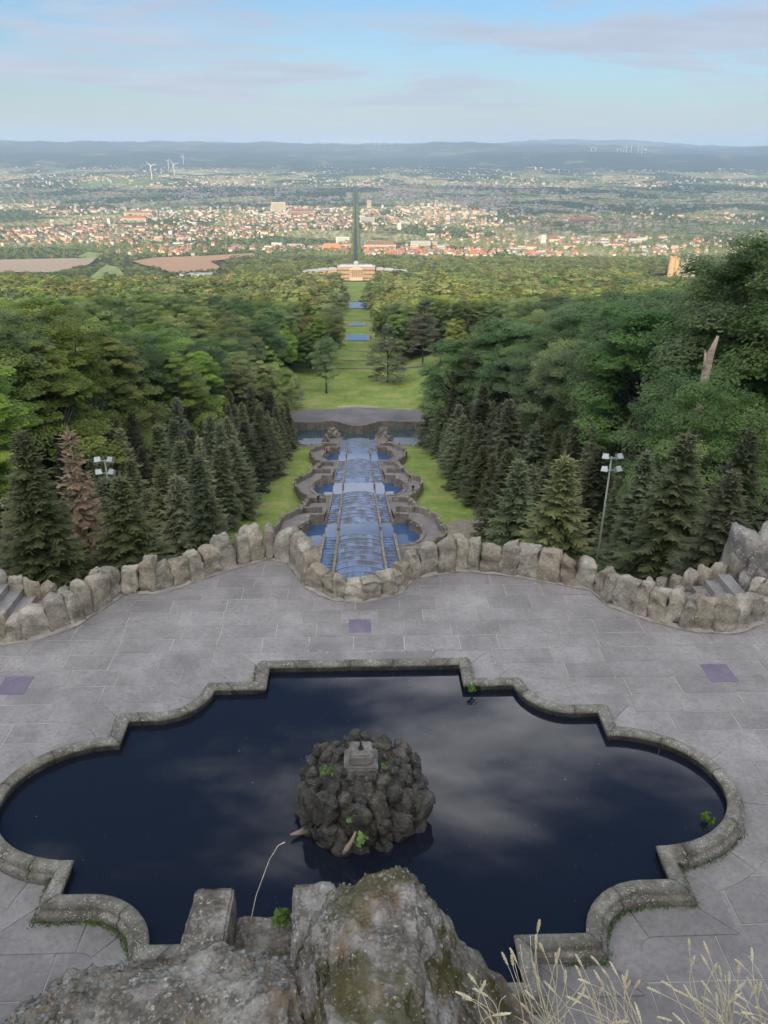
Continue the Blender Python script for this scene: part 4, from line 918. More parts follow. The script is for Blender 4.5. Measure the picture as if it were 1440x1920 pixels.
obj('footing', bevel_box(0.54, 0.50, 0.16, 0.03, M['plinth']), pl_); obj('capital', bevel_box(0.37, 0.36, 0.20, 0.025, M['plinth']), pl_, (0, 0, 0.16))
nb_ = MB(); nb_.tube([(0, 0, 0.35), (0, 0, 0.39)], 0.045, 10).tube([(0, 0, 0.38), (0, 0, 0.50)], [0.022, 0.016], 8); nb_.build('nozzle', plain('black_iron', (0.02, 0.02, 0.02), 0.5, 0.2, 9), pl_)
def leaf_tuft(name, label, loc, r, n_, size, seed, up=0.6, mat='weed'):
    g = np.random.default_rng(seed); d = unit(n_, g); d[:, 2] = np.abs(d[:, 2]); pos = d * r * g.uniform(.3, 1, (n_, 1)); nor = d + np.array([0, -0.4, up]); nor /= np.linalg.norm(nor, axis=1, keepdims=True)
    v, f = leaf_quads(pos, nor, size, g, aspect=0.75); tint = np.repeat(np.clip(g.normal(.55, .22, n_), 0, 1), 4)
    o = obj(name, new_mesh(name, v, f, M[mat], False, attrs={'tint': ('FLOAT', 'POINT', tint)}), loc=loc); return tag(o, label, 'plant')
leaf_tuft('weed_plant', 'bright green weed low on the front of the rock island', tuple(IC + Vector((-0.03, -0.98, 0.42))), 0.13, 44, 0.042, 1)
leaf_tuft('weed_plant', 'green weed high on the left shoulder of the rock island', tuple(IC + Vector((-0.55, -0.25, 1.08))), 0.12, 34, 0.034, 2)
leaf_tuft('weed_plant', 'small green weed in the middle front of the rock island', tuple(IC + Vector((-0.16, -0.88, 0.74))), 0.07, 22, 0.03, 3)
leaf_tuft('weed_plant', 'little weed right beside the plinth', tuple(IC + Vector((0.36, -0.2, 1.12))), 0.06, 18, 0.028, 4)
leaf_tuft('weed_plant', 'green weed growing from the rim at the top right notch', (2.14, 12.28, 0.22), 0.12, 36, 0.04, 5)
leaf_tuft('weed_plant', 'small weed hanging inside the upper right curve of the rim', (3.28, 11.98, 0.17), 0.08, 16, 0.035, 6)
leaf_tuft('weed_plant', 'pale green plant inside the right lobe of the pool rim', (5.52, 8.95, 0.16), 0.11, 30, 0.04, 7)
br = MB(); br.tube([(-0.28, -1.04, 0.20), (-0.22, -1.06, 0.34), (-0.15, -1.05, 0.48), (-0.09, -1.0, 0.62)], [0.03, 0.04, 0.03, 0.012], 6); o = br.build('driftwood', M['palebark'], smooth=True, loc=tuple(IC)); tag(o, 'pale bare branch lying against the front rocks of the island', 'branch')
br = MB(); br.tube([(-0.86, -0.5, 0.12), (-1.12, -0.62, 0.16)], [0.07, 0.02], 6); o = br.build('driftwood', plain('grey_wood', (0.2, 0.16, 0.12), .9, .3, 8), smooth=True, loc=tuple(IC)); tag(o, 'short brown stump sticking out at the left foot of the island', 'branch')
# grass in the joint behind the coping: tufts nobody could count
def joint_grass(ranges, seed):
    g = random.Random(seed); b = MB(); ts = []
    for (i0, i1, dens) in ranges:
        for i in range(i0, i1):
            for k in range(int(dens * seglen[i % NO] * 100)):
                t = g.random(); d = 0.29 + abs(g.gauss(0, 0.03)); a = off(i, d); c = off(i + 1, d); x = a[0] + (c[0] - a[0]) * t; y = a[1] + (c[1] - a[1]) * t
                an = g.uniform(0, 6.28); h = g.uniform(0.015, 0.06); w = 0.008; l = g.uniform(0.0, 0.05)
                b.add([(x - w * math.sin(an), y + w * math.cos(an), 0.008), (x + w * math.sin(an), y - w * math.cos(an), 0.008), (x + l * math.cos(an), y + l * math.sin(an), 0.01 + h)], [(0, 1, 2)]); ts += [g.random()] * 3
    return new_mesh('joint_grass', b.v, b.f, M['weed'], attrs={'tint': ('FLOAT', 'POINT', np.array(ts))})
def near_idx(px, py): return min(range(NO), key=lambda i: math.dist(OUT[i], (px, py)))
iR = near_idx(5.6, 9.2); iR2 = near_idx(4.45, 8.35); iL2 = near_idx(-4.45, 8.35); jg = []
jg.append((iR, iR2 + 3, 1.6)); k1 = near_idx(3.9, 7.67); k2 = near_idx(2.99, 6.8); jg.append((k1 - 2, k2 + 2, 2.4)); k3 = near_idx(-2.99, 6.8); k4 = near_idx(-4.4, 8.3); jg.append((k3 - 2, k4 + 1, 2.6)); jg.append((near_idx(-4.4, 10.9) - 1, near_idx(-4.4, 11.5), 2.0)); jg.append((near_idx(-2.0, 12.4), near_idx(-2.0, 13.0), 1.6)); jg.append((near_idx(-4.0, 11.53), near_idx(-3.0, 12.4), .7))
o = obj('joint_grass', joint_grass(jg, 3), kind='stuff'); o['label'] = 'green grass tufts in the joint behind the pool rim'; o['category'] = 'grass'
# ------------------------------------------------------------------ foreground: upper wall, rocks, chute, dry grass
uw = MB(); uw.box((0, -1.6, 3.2), (30, 7.6, 6.0)); o = uw.build('upper_wall', plain('upper_wall_stone', (.42, .38, .32), .95, .2, 1.0), kind='structure')
uw = MB(); uw.box((0, -3.2, 7.0), (30, 7.4, 2.4)); uw.build('viewing_platform', M['slab'], kind='structure')
def lichen_mat(name, moss=0.5, warm=0.4):
    m, nt, b = mk(name); co = coord(nt, 'world')
    f = nz(nt, co, 5.0, 8, 0.65, 0.4)
    c = ramp(nt, f, [(0.30, (0.083, 0.073, 0.062)), (0.45, (0.190, 0.174, 0.150)), (0.6, (0.329, 0.318, 0.288)), (0.75, (0.461, 0.453, 0.419))])
    v1 = vor(nt, co, 46.0); c = mixc(nt, mul(nt, mrange(nt, v1, 0.3, 0.65, 0.0, 0.7), mrange(nt, nz(nt, co, 9, 3), .4, .6)), c, (0.057, 0.053, 0.045))
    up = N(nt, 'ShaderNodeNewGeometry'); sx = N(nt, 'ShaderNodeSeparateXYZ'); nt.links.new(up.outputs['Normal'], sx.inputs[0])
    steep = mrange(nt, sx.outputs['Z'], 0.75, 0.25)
    w_ = mrange(nt, nz(nt, co, 4.2, 5, 0.6), 0.52, 0.64)
    c = mixc(nt, mul(nt, w_, warm), c, (0.190, 0.115, 0.049))
    mo = mul(nt, mrange(nt, nz(nt, co, 3.1, 6, 0.6), 0.46, 0.58), mul(nt, steep, 0.75, 'ADD'))
    c = mixc(nt, mul(nt, mo, moss), c, (0.062, 0.058, 0.014))
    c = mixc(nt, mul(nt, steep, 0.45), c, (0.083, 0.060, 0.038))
    s2 = mrange(nt, nz(nt, co, 38.0, 6, 0.75), 0.55, 0.66); c = mixc(nt, mul(nt, s2, mrange(nt, nz(nt, co, 7, 3), 0.42, 0.58)), c, (0.510, 0.509, 0.464))
    nt.links.new(c, b.inputs['Base Color']); b.inputs['Roughness'].default_value = 0.95; b.inputs['Specular IOR Level'].default_value = 0.15
    h = mul(nt, nz(nt, co, 26, 6, 0.7), mul(nt, mrange(nt, v1, 0.7, 0.0), 0.8), 'ADD'); bump(nt, b, h, 0.9, 0.012); return m
M['lichenrock'] = lichen_mat('lichen_rock', 1.0, 0.55); M['lichenrock2'] = lichen_mat('lichen_crust', 0.25, 0.45); M['lichenblock'] = lichen_mat('lichen_block', 0.1, 0.15)
def big_rock(name, seed, sub, shape_fn, mat, crust=0.012):
    bm = bmesh.new(); bmesh.ops.create_icosphere(bm, subdivisions=sub, radius=1.0); o_ = Vector((seed * 3.3, seed * 1.7, seed * 2.9))
    for v in bm.verts:
        p = shape_fn(v.co.copy())
        n_ = v.co.normalized()
        dsp = 0.06 * mnoise.fractal(p * 3.2 + o_, 0.9, 2.0, 4) + 0.016 * (mnoise.voronoi(p * 6 + o_)[0][1] - mnoise.voronoi(p * 6 + o_)[0][0] - .4) + 0.030 * mnoise.fractal(p * 8 + o_, 0.9, 2.0, 4) + 0.014 * mnoise.fractal(p * 22 + o_, 0.9, 2.0, 3)
        c = mnoise.voronoi(p * 26 + o_)[0]; dsp += crust * max(0.0, 0.55 - c[0]) * (0.4 + 0.9 * max(0, mnoise.noise(p * 6 + o_) + .35)) * 2
        v.co = p + n_ * dsp
    me = bpy.data.meshes.new(name); bm.to_mesh(me); bm.free(); me.materials.append(mat); me.polygons.foreach_set('use_smooth', np.ones(len(me.polygons), bool)); return me
def superell(a, b, c, e=0.75):
    def f(p):
        s = lambda t: math.copysign(abs(t) ** e, t); q_ = Vector((s(p.x) * a, s(p.y) * b, s(p.z) * c)); return q_
    return f
# (x, y, z, half sizes)
def rockA(p):
    q_ = superell(0.31, 0.54, 0.66, 0.55)(p); k = max(0.0, min(1.0, 0.5 + q_.x / 0.5))
    q_.x *= 1 - 0.22 * max(0, min(1, (q_.z + 0.05) / 0.7))                 # narrows towards the top
    q_.x += 0.66 * max(0.0, 0.52 - q_.z) * k * k                           # long flank running down to the right
    q_.x -= 0.10 * max(0.0, 0.40 - q_.z) * (1 - k)
    q_.z -= 0.22 * max(0, q_.x - 0.05)
    if q_.z > .5: q_.z = .5 + (q_.z - .5) * .45
    return q_
tA = at_z(668, 1800, 6.95)
ro = obj('foreground_rock', big_rock('foreground_rock', 3, 6, rockA, M['lichenrock'], 0.012), loc=(tA.x + 0.06, 1.93, 6.55)); tag(ro, 'large lichen-covered boulder with mossy dark flank at the bottom centre', 'rock')
def rockB(p):
    q_ = superell(0.74, 0.48, 0.42, 0.60)(p); q_.z += 0.16 * q_.x; q_.z -= 0.10 * max(0, -q_.x - .25); q_.y -= 0.10 * (0.5 - q_.x) * 0.3; return q_
tB = at_z(300, 1890, 6.75)
rb = obj('foreground_rock', big_rock('foreground_rock', 8, 6, rockB, M['lichenrock2'], 0.022), loc=(tB.x - 0.06, 1.80, 6.49)); tag(rb, 'low rock crusted with grey lichen cushions at the bottom left', 'rock')
# stone chute with two side walls
ch = thing('stone_chute', 'broken stone water chute projecting over the pool', 'chute', (0, 0, 0))
def rough_block(name, corners_top, zt, zb, mat, cuts=18, seed=1, amp=0.014):
    """a quarried block from four top corners"""
    bm = bmesh.new(); P = [Vector((*c, 0)) for c in corners_top]
    vs_ = [bm.verts.new((c.x, c.y, zb)) for c in P] + [bm.verts.new((c.x, c.y, zt)) for c in P]
    for q_ in ((3, 2, 1, 0), (4, 5, 6, 7), (0, 1, 5, 4), (1, 2, 6, 5), (2, 3, 7, 6), (3, 0, 4, 7)): bm.faces.new([vs_[i] for i in q_])
    bmesh.ops.recalc_face_normals(bm, faces=bm.faces[:]); bmesh.ops.bevel(bm, geom=bm.edges[:], offset=0.012, segments=2, affect='EDGES')
    bmesh.ops.subdivide_edges(bm, edges=bm.edges[:], cuts=cuts, use_grid_fill=True); bm.normal_update()
    for v in bm.verts:
        p = v.co; d = amp * mnoise.fractal(p * 9 + Vector((seed, 0, 0)), 1, 2, 4); c = mnoise.voronoi(p * 34)[0]; d += 0.010 * max(0, .5 - c[0]) * max(0, v.normal.z); v.co = p + v.normal * d
    me = bpy.data.meshes.new(name); bm.to_mesh(me); bm.free(); me.materials.append(mat); me.polygons.foreach_set('use_smooth', np.ones(len(me.polygons), bool)); return me
zc = 6.62
c1 = [at_z(u, v, zc) for u, v in ((318, 1830), (412, 1830), (440, 1660), (368, 1664))]
obj('side_wall', rough_block('side_wall', [(c.x, c.y) for c in c1], zc, zc - 0.42, M['lichenblock'], seed=2), ch)
c2 = [at_z(u, v, zc) for u, v in ((545, 1830), (650, 1830), (624, 1652), (550, 1656))]
obj('side_wall', rough_block('side_wall', [(c.x, c.y) for c in c2], zc, zc - 0.42, M['lichenblock'], seed=3), ch)
c3 = [at_z(u, v, zc - .22) for u, v in ((405, 1850), (560, 1850), (556, 1712), (440, 1718))]
obj('chute_floor', rough_block('chute_floor', [(c.x, c.y) for c in c3], zc - .22, zc - 0.40, M['lichenblock'], 14, 4), ch)
# lichen cushions lying on the low rock: too many to count
def cushions(parent, seed, n_, rmin, rmax, zmin):
    g = random.Random(seed); src = parent.data; b_v, b_f, ts = [], [], []
    co = [v.co.copy() for v in src.vertices]; no = [v.normal.copy() for v in src.vertices]; cand = [i for i in range(len(co)) if no[i].z > 0.25 and co[i].z > zmin]
    base = bmesh.new(); bmesh.ops.create_icosphere(base, subdivisions=2, radius=1.0); bv_ = [v.co.copy() for v in base.verts]; bf_ = [[v.index for v in f.verts] for f in base.faces]; base.free()
    for k in range(n_):
        i = g.choice(cand); c = co[i]
        if mnoise.noise(c * 5 + Vector((seed, 0, 0))) < -0.12: continue
        r = rmin + (rmax - rmin) * g.random() ** 2.2; off_ = len(b_v); fl_ = g.uniform(.5, .8)
        for p in bv_:
            q_ = p * (1 + 0.22 * mnoise.noise(p * 2.2 + Vector((k, 0, 0)))) * r; q_.z *= fl_; b_v.append(tuple(c + q_ + no[i] * r * .15))
        b_f.extend([[a + off_ for a in f] for f in bf_]); ts.extend([g.random()] * len(bv_))
    m, nt, bs = mk('lichen_cushion'); a = N(nt, 'ShaderNodeAttribute', attribute_name='tint'); cc = coord(nt, 'world')
    col = ramp(nt, a.outputs['Fac'], [(0.0, (0.15, 0.15, 0.14)), (0.3, (0.22, 0.23, 0.22)), (0.6, (0.300, 0.315, 0.300)), (0.85, (0.150, 0.105, 0.064)), (0.97, (0.465, 0.473, 0.450))]); v_ = vor(nt, cc, 260.0)
    col = mixc(nt, mrange(nt, v_, 0.2, 0.6, 0, 0.6), col, (0.060, 0.060, 0.053)); nt.links.new(col, bs.inputs['Base Color']); bs.inputs['Roughness'].default_value = 1.0; bump(nt, bs, v_, 0.8, 0.004)
    return obj('lichen', new_mesh('lichen', b_v, b_f, m, True, attrs={'tint': ('FLOAT', 'POINT', np.array(ts))}), parent, kind='stuff')
cushions(rb, 4, 2200, 0.004, 0.017, 0.0)
cushions(ro, 5, 700, 0.003, 0.010, 0.1)
# dry grass
def grass_tuft(label, stalks, seed, name='dry_grass_tuft'):
    g = random.Random(seed); b0 = Vector(stalks[0][0]); t = thing(name, label, 'grass', tuple(b0))
    for (a, e, head) in stalks:
        a = Vector(a) - b0; e = Vector(e) - b0; side = Vector((g.uniform(-.06, .06), g.uniform(-.03, .03), 0.02)); pts_ = []
        for s_ in np.linspace(0, 1, 8): pts_.append(a.lerp(e, s_) + side * 4 * s_ * (1 - s_))
        b = MB(); b.tube(pts_, [0.0026 - 0.0014 * s_ for s_ in np.linspace(0, 1, 8)], 5); st_ = b.build('stalk', M['straw'], t, True)
        if head:
            h = MB(); d = (pts_[-1] - pts_[-2]).normalized(); L = head
            for k in range(26):
                s_ = k / 26; w = 0.0042 * math.sin(math.pi * min(1, s_ * 0.92 + .06)) + 0.001; an = k * 2.4; o_ = Vector((math.cos(an), math.sin(an), 0.25)) * w; c = pts_[-1] + d * (L * 1.5 * s_ - L * .9)
                h.tube([c, c + o_ * 1.0 + d * 0.006, c + o_ * 1.2 + d * 0.013], [0.0022, 0.0034, 0.0006], 4, cap=False)
            h.build('seed_head', M['straw'], st_, True)
        for k in range(1):
            if g.random() < .45:
                b = MB(); q0 = a.lerp(e, .05); q1 = q0 + Vector((g.uniform(-.14, .14), g.uniform(-.03, .05), g.uniform(.05, .16))); mid = (q0 + q1) / 2 + Vector((0, 0, .04)); b.tube([q0, mid, q1], [0.0028, 0.0024, 0.0006], 4); b.build('blade', M['straw'], t, True)
    return t
gg = random.Random(77)
def stalk_px(u0, v0, u1, v1, y, head=0.05): return (tuple(at_y(u0, v0, y)), tuple(at_y(u1, v1, y + gg.uniform(-.02, .08))), head)
T1 = [(1040, 1960, 1010, 1735), (1045, 1960, 1005, 1765), (1060, 1960, 960, 1800), (1000, 1960, 962, 1790), (1075, 1960, 1030, 1850), (1080, 1960, 985, 1890), (1030, 1960, 1046, 1790), (1000, 1960, 1060, 1830)]
T2 = [(1150, 1960, 1115, 1800), (1160, 1960, 1120, 1830), (1140, 1960, 1085, 1800), (1190, 1960, 1095, 1840), (1200, 1960, 1170, 1840), (1175, 1960, 1195, 1845), (1210, 1960, 1150, 1815), (1130, 1960, 1135, 1825), (1220, 1960, 1245, 1910)]
T3 = [(1340, 1960, 1292, 1770), (1345, 1960, 1300, 1800), (1350, 1960, 1320, 1800), (1330, 1960, 1340, 1815), (1370, 1960, 1350, 1820), (1385, 1960, 1380, 1870), (1370, 1960, 1290, 1860), (1395, 1960, 1250, 1845), (1360, 1960, 1385, 1815), (1380, 1960, 1400, 1905)]
T4 = [(1440, 1960, 1410, 1790), (1450, 1960, 1385, 1805), (1445, 1960, 1425, 1850), (1460, 1960, 1400, 1900)]
T0 = [(930, 1960, 885, 1835), (920, 1960, 900, 1860), (945, 1960, 905, 1850)]
for st_, lab, sd_, yy in ((T1, 'dry pale grass tuft just right of the big boulder', 1, 2.15), (T2, 'dry grass tuft with many seed heads at the bottom right, left of two', 2, 2.2), (T3, 'tallest dry grass tuft over the paving at the bottom right', 3, 2.25), (T4, 'dry grass tuft at the bottom right corner', 4, 2.25), (T0, 'few dry stalks against the right slope of the big boulder', 5, 1.95)):
    ex = [(u0 + gg.uniform(-25, 25), v0, u1 + gg.uniform(-45, 45), v1 + gg.uniform(0, 75)) for (u0, v0, u1, v1) in st_ for _ in range(2)]
    grass_tuft(lab, [stalk_px(*s_, yy, 0.05 if k < len(st_) or gg.random() < .6 else 0) for k, s_ in enumerate(st_ + ex)], sd_)
bs_ = at_z(462, 1745, 6.5); tip = at_y(505, 1612, bs_.y + .1); tip2 = at_y(534, 1579, bs_.y + .12); b = MB()
b.tube([(0, 0, -0.05), (at_y(480, 1680, bs_.y + .05) - bs_), (tip - bs_), (at_y(522, 1585, bs_.y + .11) - bs_), (tip2 - bs_)], [0.0022, 0.0018, 0.0014, 0.0018, 0.0026], 5)
o = b.build('grass_stalk', M['straw'], smooth=True, loc=tuple(bs_)); tag(o, 'single bent dry stalk rising from the stone chute', 'grass')
leaf_tuft('moss_tuft', 'hanging moss on the inner right side of the chute', tuple(at_z(528, 1725, 6.52)), 0.05, 60, 0.018, 9, mat='weed')
# ------------------------------------------------------------------ the cascade
FL = [(64, -32.6, 102, -43.0, 14), (107, -43.25, 139.5, -52.9, 10), (146, -53.15, 187, -64.9, 9), (194, -65.15, 234, -76.3, 8)]
POOLS = [(102, 107, -43.2, 101.3), (139.5, 146, -53.1, 140.6), (187, 194, -65.1, 188.4)]
M['lip'] = plain('wet_stone_edge', (.15, .18, .225), .35, .3, .8)
casc = thing('water_cascade', 'long stepped water cascade running down the axis below the terrace', 'cascade', (0, 0, 0))
for (y0, z0, y1, z1, n_) in FL:
    for i in range(n_):
        ya = y0 + (y1 - y0) * i / n_; yb = y0 + (y1 - y0) * (i + 1) / n_; z = z0 + (z1 - z0) * (i + 0.5) / n_
        xs = np.linspace(-3.0, 3.0, 13); bow = 1.1
        top0 = [(x, ya + bow * (1 - (x / 3) ** 2) - 0.3, z + .03) for x in xs]; top1 = [(x, yb + bow * (1 - (x / 3) ** 2) + 0.02, z - .03) for x in xs]; lip = [(x, y, z + 0.03) for x, y, _ in top1]; low = [(x, y + .1, z - 1.9) for x, y, _ in top1]
        lip0 = [(x, y - .22, z + 0.03) for x, y, _ in top1]
        rows_ = [top0, [(x, y - .26, z - .03) for x, y, _ in top1], lip0, lip, low]; v = [p for r_ in rows_ for p in r_]; f = [(j * 13 + k, j * 13 + k + 1, (j + 1) * 13 + k + 1, (j + 1) * 13 + k) for j in range(4) for k in range(12)]
        obj('step', new_mesh('step', v, f, [M['cascade'], M['lip']], midx=[0] * 12 + [1] * 24 + [0] * 12), casc)
    m2 = int(n_ * 1.6)
    for sd_ in (-1, 1):
        b = MB()
        for i in range(m2):
            ya = y0 + (y1 - y0) * i / m2; yb = y0 + (y1 - y0) * (i + 1) / m2; z = z0 + (z1 - z0) * (i + .5) / m2; b.box((sd_ * 4.18, (ya + yb) / 2, z - .9), (1.7, yb - ya + .02, 1.8)); b.box((sd_ * 4.18, yb - .1, z + .01), (1.7, .22, .06))
        b.build('side_channel', M['cascade'], casc)
        for xw, w_ in ((3.2, 0.36), (5.2, 0.40)):
            b = MB(); k = int((y1 - y0) / 1.3); ye = y1 + (1.2 if xw < 4 else 0); ys0 = y0 - (2.2 if xw < 4 and y0 > 70 else 0)
            for i in range(k):
                ya = ys0 + (ye - ys0) * i / k; yb = ys0 + (ye - ys0) * (i + 1) / k; z = np.interp((ya + yb) / 2, [y0, y1], [z0, z1]); b.box((sd_ * xw + random.uniform(-.03, .03), (ya + yb) / 2, z - .2 + random.uniform(-.06, .08)), (w_, (yb - ya) * .97, 1.7), taper=.9)
            o = b.build('dividing_wall', M['wallstone'], casc); o['kind'] = 'stuff'
# basins between the flights
def bay(sd_, y1, yc):
    a = [(5.4, y1), (7.6, y1), (7.6, y1 - 1.9)] + [(6.3 + 2.95 * math.cos(t), yc + 4.2 * math.sin(t)) for t in np.linspace(R(62), R(-86), 16)] + [(5.4, yc - 4.2)]
    return [(sd_ * x, y) for x, y in a]
ZW = np.array([(60, -30.5), (95, -41.5), (108, -41.8), (133, -51.3), (148, -51.7), (181, -63.2), (196, -63.8), (227, -75.2), (236, -75.5)])
def zwalk(y): return float(np.interp(y, ZW[:, 0], ZW[:, 1]))
def xo(y): return 9.1 + sum(3.0 * math.exp(-((y - yc) / 5.2) ** 4) for *_, yc in POOLS) + 0.35 * math.sin(y * .9)
wallrun = MB()
for (y0, y1, zw, yc) in POOLS:
    R_ = bay(1, y1, yc); L_ = bay(-1, y1, yc)
    v = [(x, y, zw) for x, y in [(-5.4, y0 - .5)] + [(5.4, y0 - .5)]]; poly = [(x, y, zw) for x, y in R_] ; poly2 = [(x, y, zw) for x, y in L_]
    nR = len(poly); V_ = [(-5.41, y0 - .6, zw), (5.41, y0 - .6, zw), (5.41, y1 + .3, zw), (-5.41, y1 + .3, zw)] + poly + poly2
    obj('basin_water', new_mesh('basin_water', V_, [(0, 1, 2, 3), tuple(range(4 + nR - 1, 3, -1)), tuple(range(4 + nR, 4 + 2 * nR))], M['basin_water']), kind='structure')
    for sd_, P in ((1, R_), (-1, L_)):
        b = MB(); zt = zwalk(yc) + .25
        for a, c in zip(P[:-1], P[1:]):
            L = math.dist(a, c); nn = max(1, int(L / .7)); d = Vector((c[0] - a[0], c[1] - a[1])).normalized(); n2 = Vector((d.y, -d.x)) * -sd_
            for i in range(nn):
                t = (i + .5) / nn; m_ = (a[0] + (c[0] - a[0]) * t + n2.x * .25, a[1] + (c[1] - a[1]) * t + n2.y * .25); b.box((m_[0], m_[1], (zw - 1 + zt) / 2 + random.uniform(-.05, .05)), (L / nn * .97, .5, zt - zw + 1), math.atan2(d.y, d.x))
        o = b.build('basin_wall', M['wallstone'], casc); o['kind'] = 'stuff'
# walks at both sides with their rows of upright stones
BAYS = [bay(1, y1 + .25, yc) for (y0, y1, zw, yc) in POOLS]
for sd_ in (-1, 1):
    yy = np.arange(62, 235.5, .5); V_ = []; F_ = []; nx_ = 9
    for y in yy:
        for k in range(nx_): V_.append((sd_ * (5.35 + (xo(y) - 5.35) * k / (nx_ - 1)), y, zwalk(y) + 0.04 * math.sin(y * 3)))
    for j in range(len(yy) - 1):
        for k in range(nx_ - 1):
            c = [V_[j * nx_ + k], V_[(j + 1) * nx_ + k + 1]]; mx, my = abs((c[0][0] + c[1][0]) / 2), (c[0][1] + c[1][1]) / 2
            if any(in_poly(np.array([mx]), np.array([my]), B)[0] for B in BAYS): continue
            F_.append((j * nx_ + k, j * nx_ + k + 1, (j + 1) * nx_ + k + 1, (j + 1) * nx_ + k))
    obj('side_walk', new_mesh('side_walk', V_, F_, M['walk']), kind='structure')
    b = MB(); y = 62.0; gw = random.Random(3 + sd_)
    while y < 235:
        w = gw.uniform(.5, .8); x = xo(y); h = gw.uniform(.8, 1.25); dxdy = (xo(y + .3) - xo(y - .3)) / .6; b.box((sd_ * (x + .25), y, zwalk(y) + h / 2 - 1.3), (.45, w * .95 * math.hypot(1, dxdy), h + 2.6), -sd_ * math.atan(dxdy), taper=.92); y += w / math.hypot(1, dxdy)
    # second, inner row where the walk turns
    for (y0, y1, zw, yc) in POOLS:
        for k in range(9):
            x = 6.0 + k * .42; yq = yc + 9.0 + .5 * math.sin(k); b.box((sd_ * x, yq, zwalk(yq) + .3), (.4, .45, 1.5), taper=.9)
        for k in range(7):
            x = 6.4 + k * .42; yq = yc - 8.5; b.box((sd_ * x, yq, zwalk(yq) + .35), (.4, .45, 1.5), taper=.9)
    o = b.build('upright_stones', M['wallstone'], casc); o['kind'] = 'stuff'

# lower basin, grotto mounds, gravel plaza
pw = [(-22, 228.5), (22, 228.5), (24, 236), (24, 250), (-24, 250), (-24, 236)]
obj('lower_basin_water', new_mesh('lower_basin_water', [(x, y, -77.0) for x, y in pw], [tuple(range(6))], M['green_water']), kind='structure')
def ywall(x): return 247.2 - 4.4 * math.exp(-(x / 5.2) ** 2) + 1.1 * math.exp(-((abs(x) - 9) / 3.0) ** 2) - 0.02 * max(0, abs(x) - 14)
xs = np.linspace(-23.5, 23.5, 80)
V_ = [(x, ywall(x), -75.0) for x in xs] + [(x, 263.2 + .4 * math.sin(x * .3) + 1.5 * math.exp(-(x / 7) ** 2) - 2.5 * smooth(15, 24, abs(x)), -74.95) for x in xs]
obj('gravel_plaza', new_mesh('gravel_plaza', V_, [(i, i + 1, 80 + i + 1, 80 + i) for i in range(79)], M['gravel']), kind='structure')
pwl = thing('plaza_wall', 'wavy low wall of upright stones between the lower basin and the gravel plaza', 'wall')
b = MB(); x = -23.4
while x < 23.4:
    w = random.uniform(.45, .75); sl = (ywall(x + .3) - ywall(x - .3)) / .6; b.box((x, ywall(x) - .1, -75.9 + random.uniform(-.1, .15)), (w * .95 * math.hypot(1, sl), .6, 3.6), math.atan(sl), taper=.92); x += w
o = b.build('upright_stones', M['wallstone'], pwl); o['kind'] = 'stuff'
b = MB()
for k in range(15):
    x = -6.5 + k * .93; b.box((x, 263.6 + 1.5 * math.exp(-(x / 7) ** 2), -74.7), (.9, .5, .7))
o = b.build('bench_wall', plain('pale_stone', (.5, .47, .42), .9, .1, 1), kind=None); tag(o, 'low pale bench wall at the far edge of the gravel plaza', 'wall')
GR = [rock_mesh(90 + i, 2, 0.34, M['wallstone']) for i in range(6)]; gm = random.Random(12)
for sd_, wd in ((-1, 'left'), (1, 'right')):
    t = thing('grotto_mound', 'craggy rock grotto mound at the foot of the cascade, %s one' % wd, 'rocks', (sd_ * 8.2, 236.3, -77.3), group='grotto mounds')
    for k in range(70):
        u = gm.random(); z = 4.3 * u ** 1.3; r_ = 3.4 * (1 - u ** 1.3 * .78) * gm.uniform(.75, 1.0); a = gm.uniform(0, 6.28); s_ = gm.uniform(.55, 1.0); obj('rock', GR[k % 6], t, (r_ * math.cos(a), .7 * r_ * math.sin(a), z), (gm.uniform(-.4, .4), gm.uniform(-.4, .4), a), (s_, s_, s_ * gm.uniform(.8, 1.3)))
    t = thing('rock_edging', 'row of low rocks edging the lower basin, %s side' % wd, 'rocks', (0, 0, -77.2), group='basin rock edging')
    for k in range(34):
        x = 11.0 + k * .34; s_ = gm.uniform(.35, .75); obj('rock', GR[k % 6], t, (sd_ * x, 230.2 + .6 * math.sin(k * .7) + gm.uniform(-.4, .4), gm.uniform(0, .6)), (0, 0, gm.uniform(0, 6)), (s_ * 1.2, s_, s_ * 1.4))
    V_ = [(sd_ * 5.4, 226.5, -75.4), (sd_ * 22, 226.0, -76.4), (sd_ * 22, 229.6, -76.5), (sd_ * 5.4, 231.5, -75.5)]
    obj('foot_path', new_mesh('foot_path', V_, [(0, 1, 2, 3) if sd_ > 0 else (3, 2, 1, 0)], M['walk']), kind='structure')
# bare earth beside the cascade
o = obj('earth_mound', rock_mesh(77, 5, .18, plain('bare_earth', (.23, .195, .15), 1, .25, 1.2, bmp=.05), .30), loc=(18.0, 96, gz(18, 96) - .2), rot=(0, 0, .3), sc=(5.6, 6.5, 3.4)); tag(o, 'bare pale earth mound between the cascade and the right spruces', 'mound')

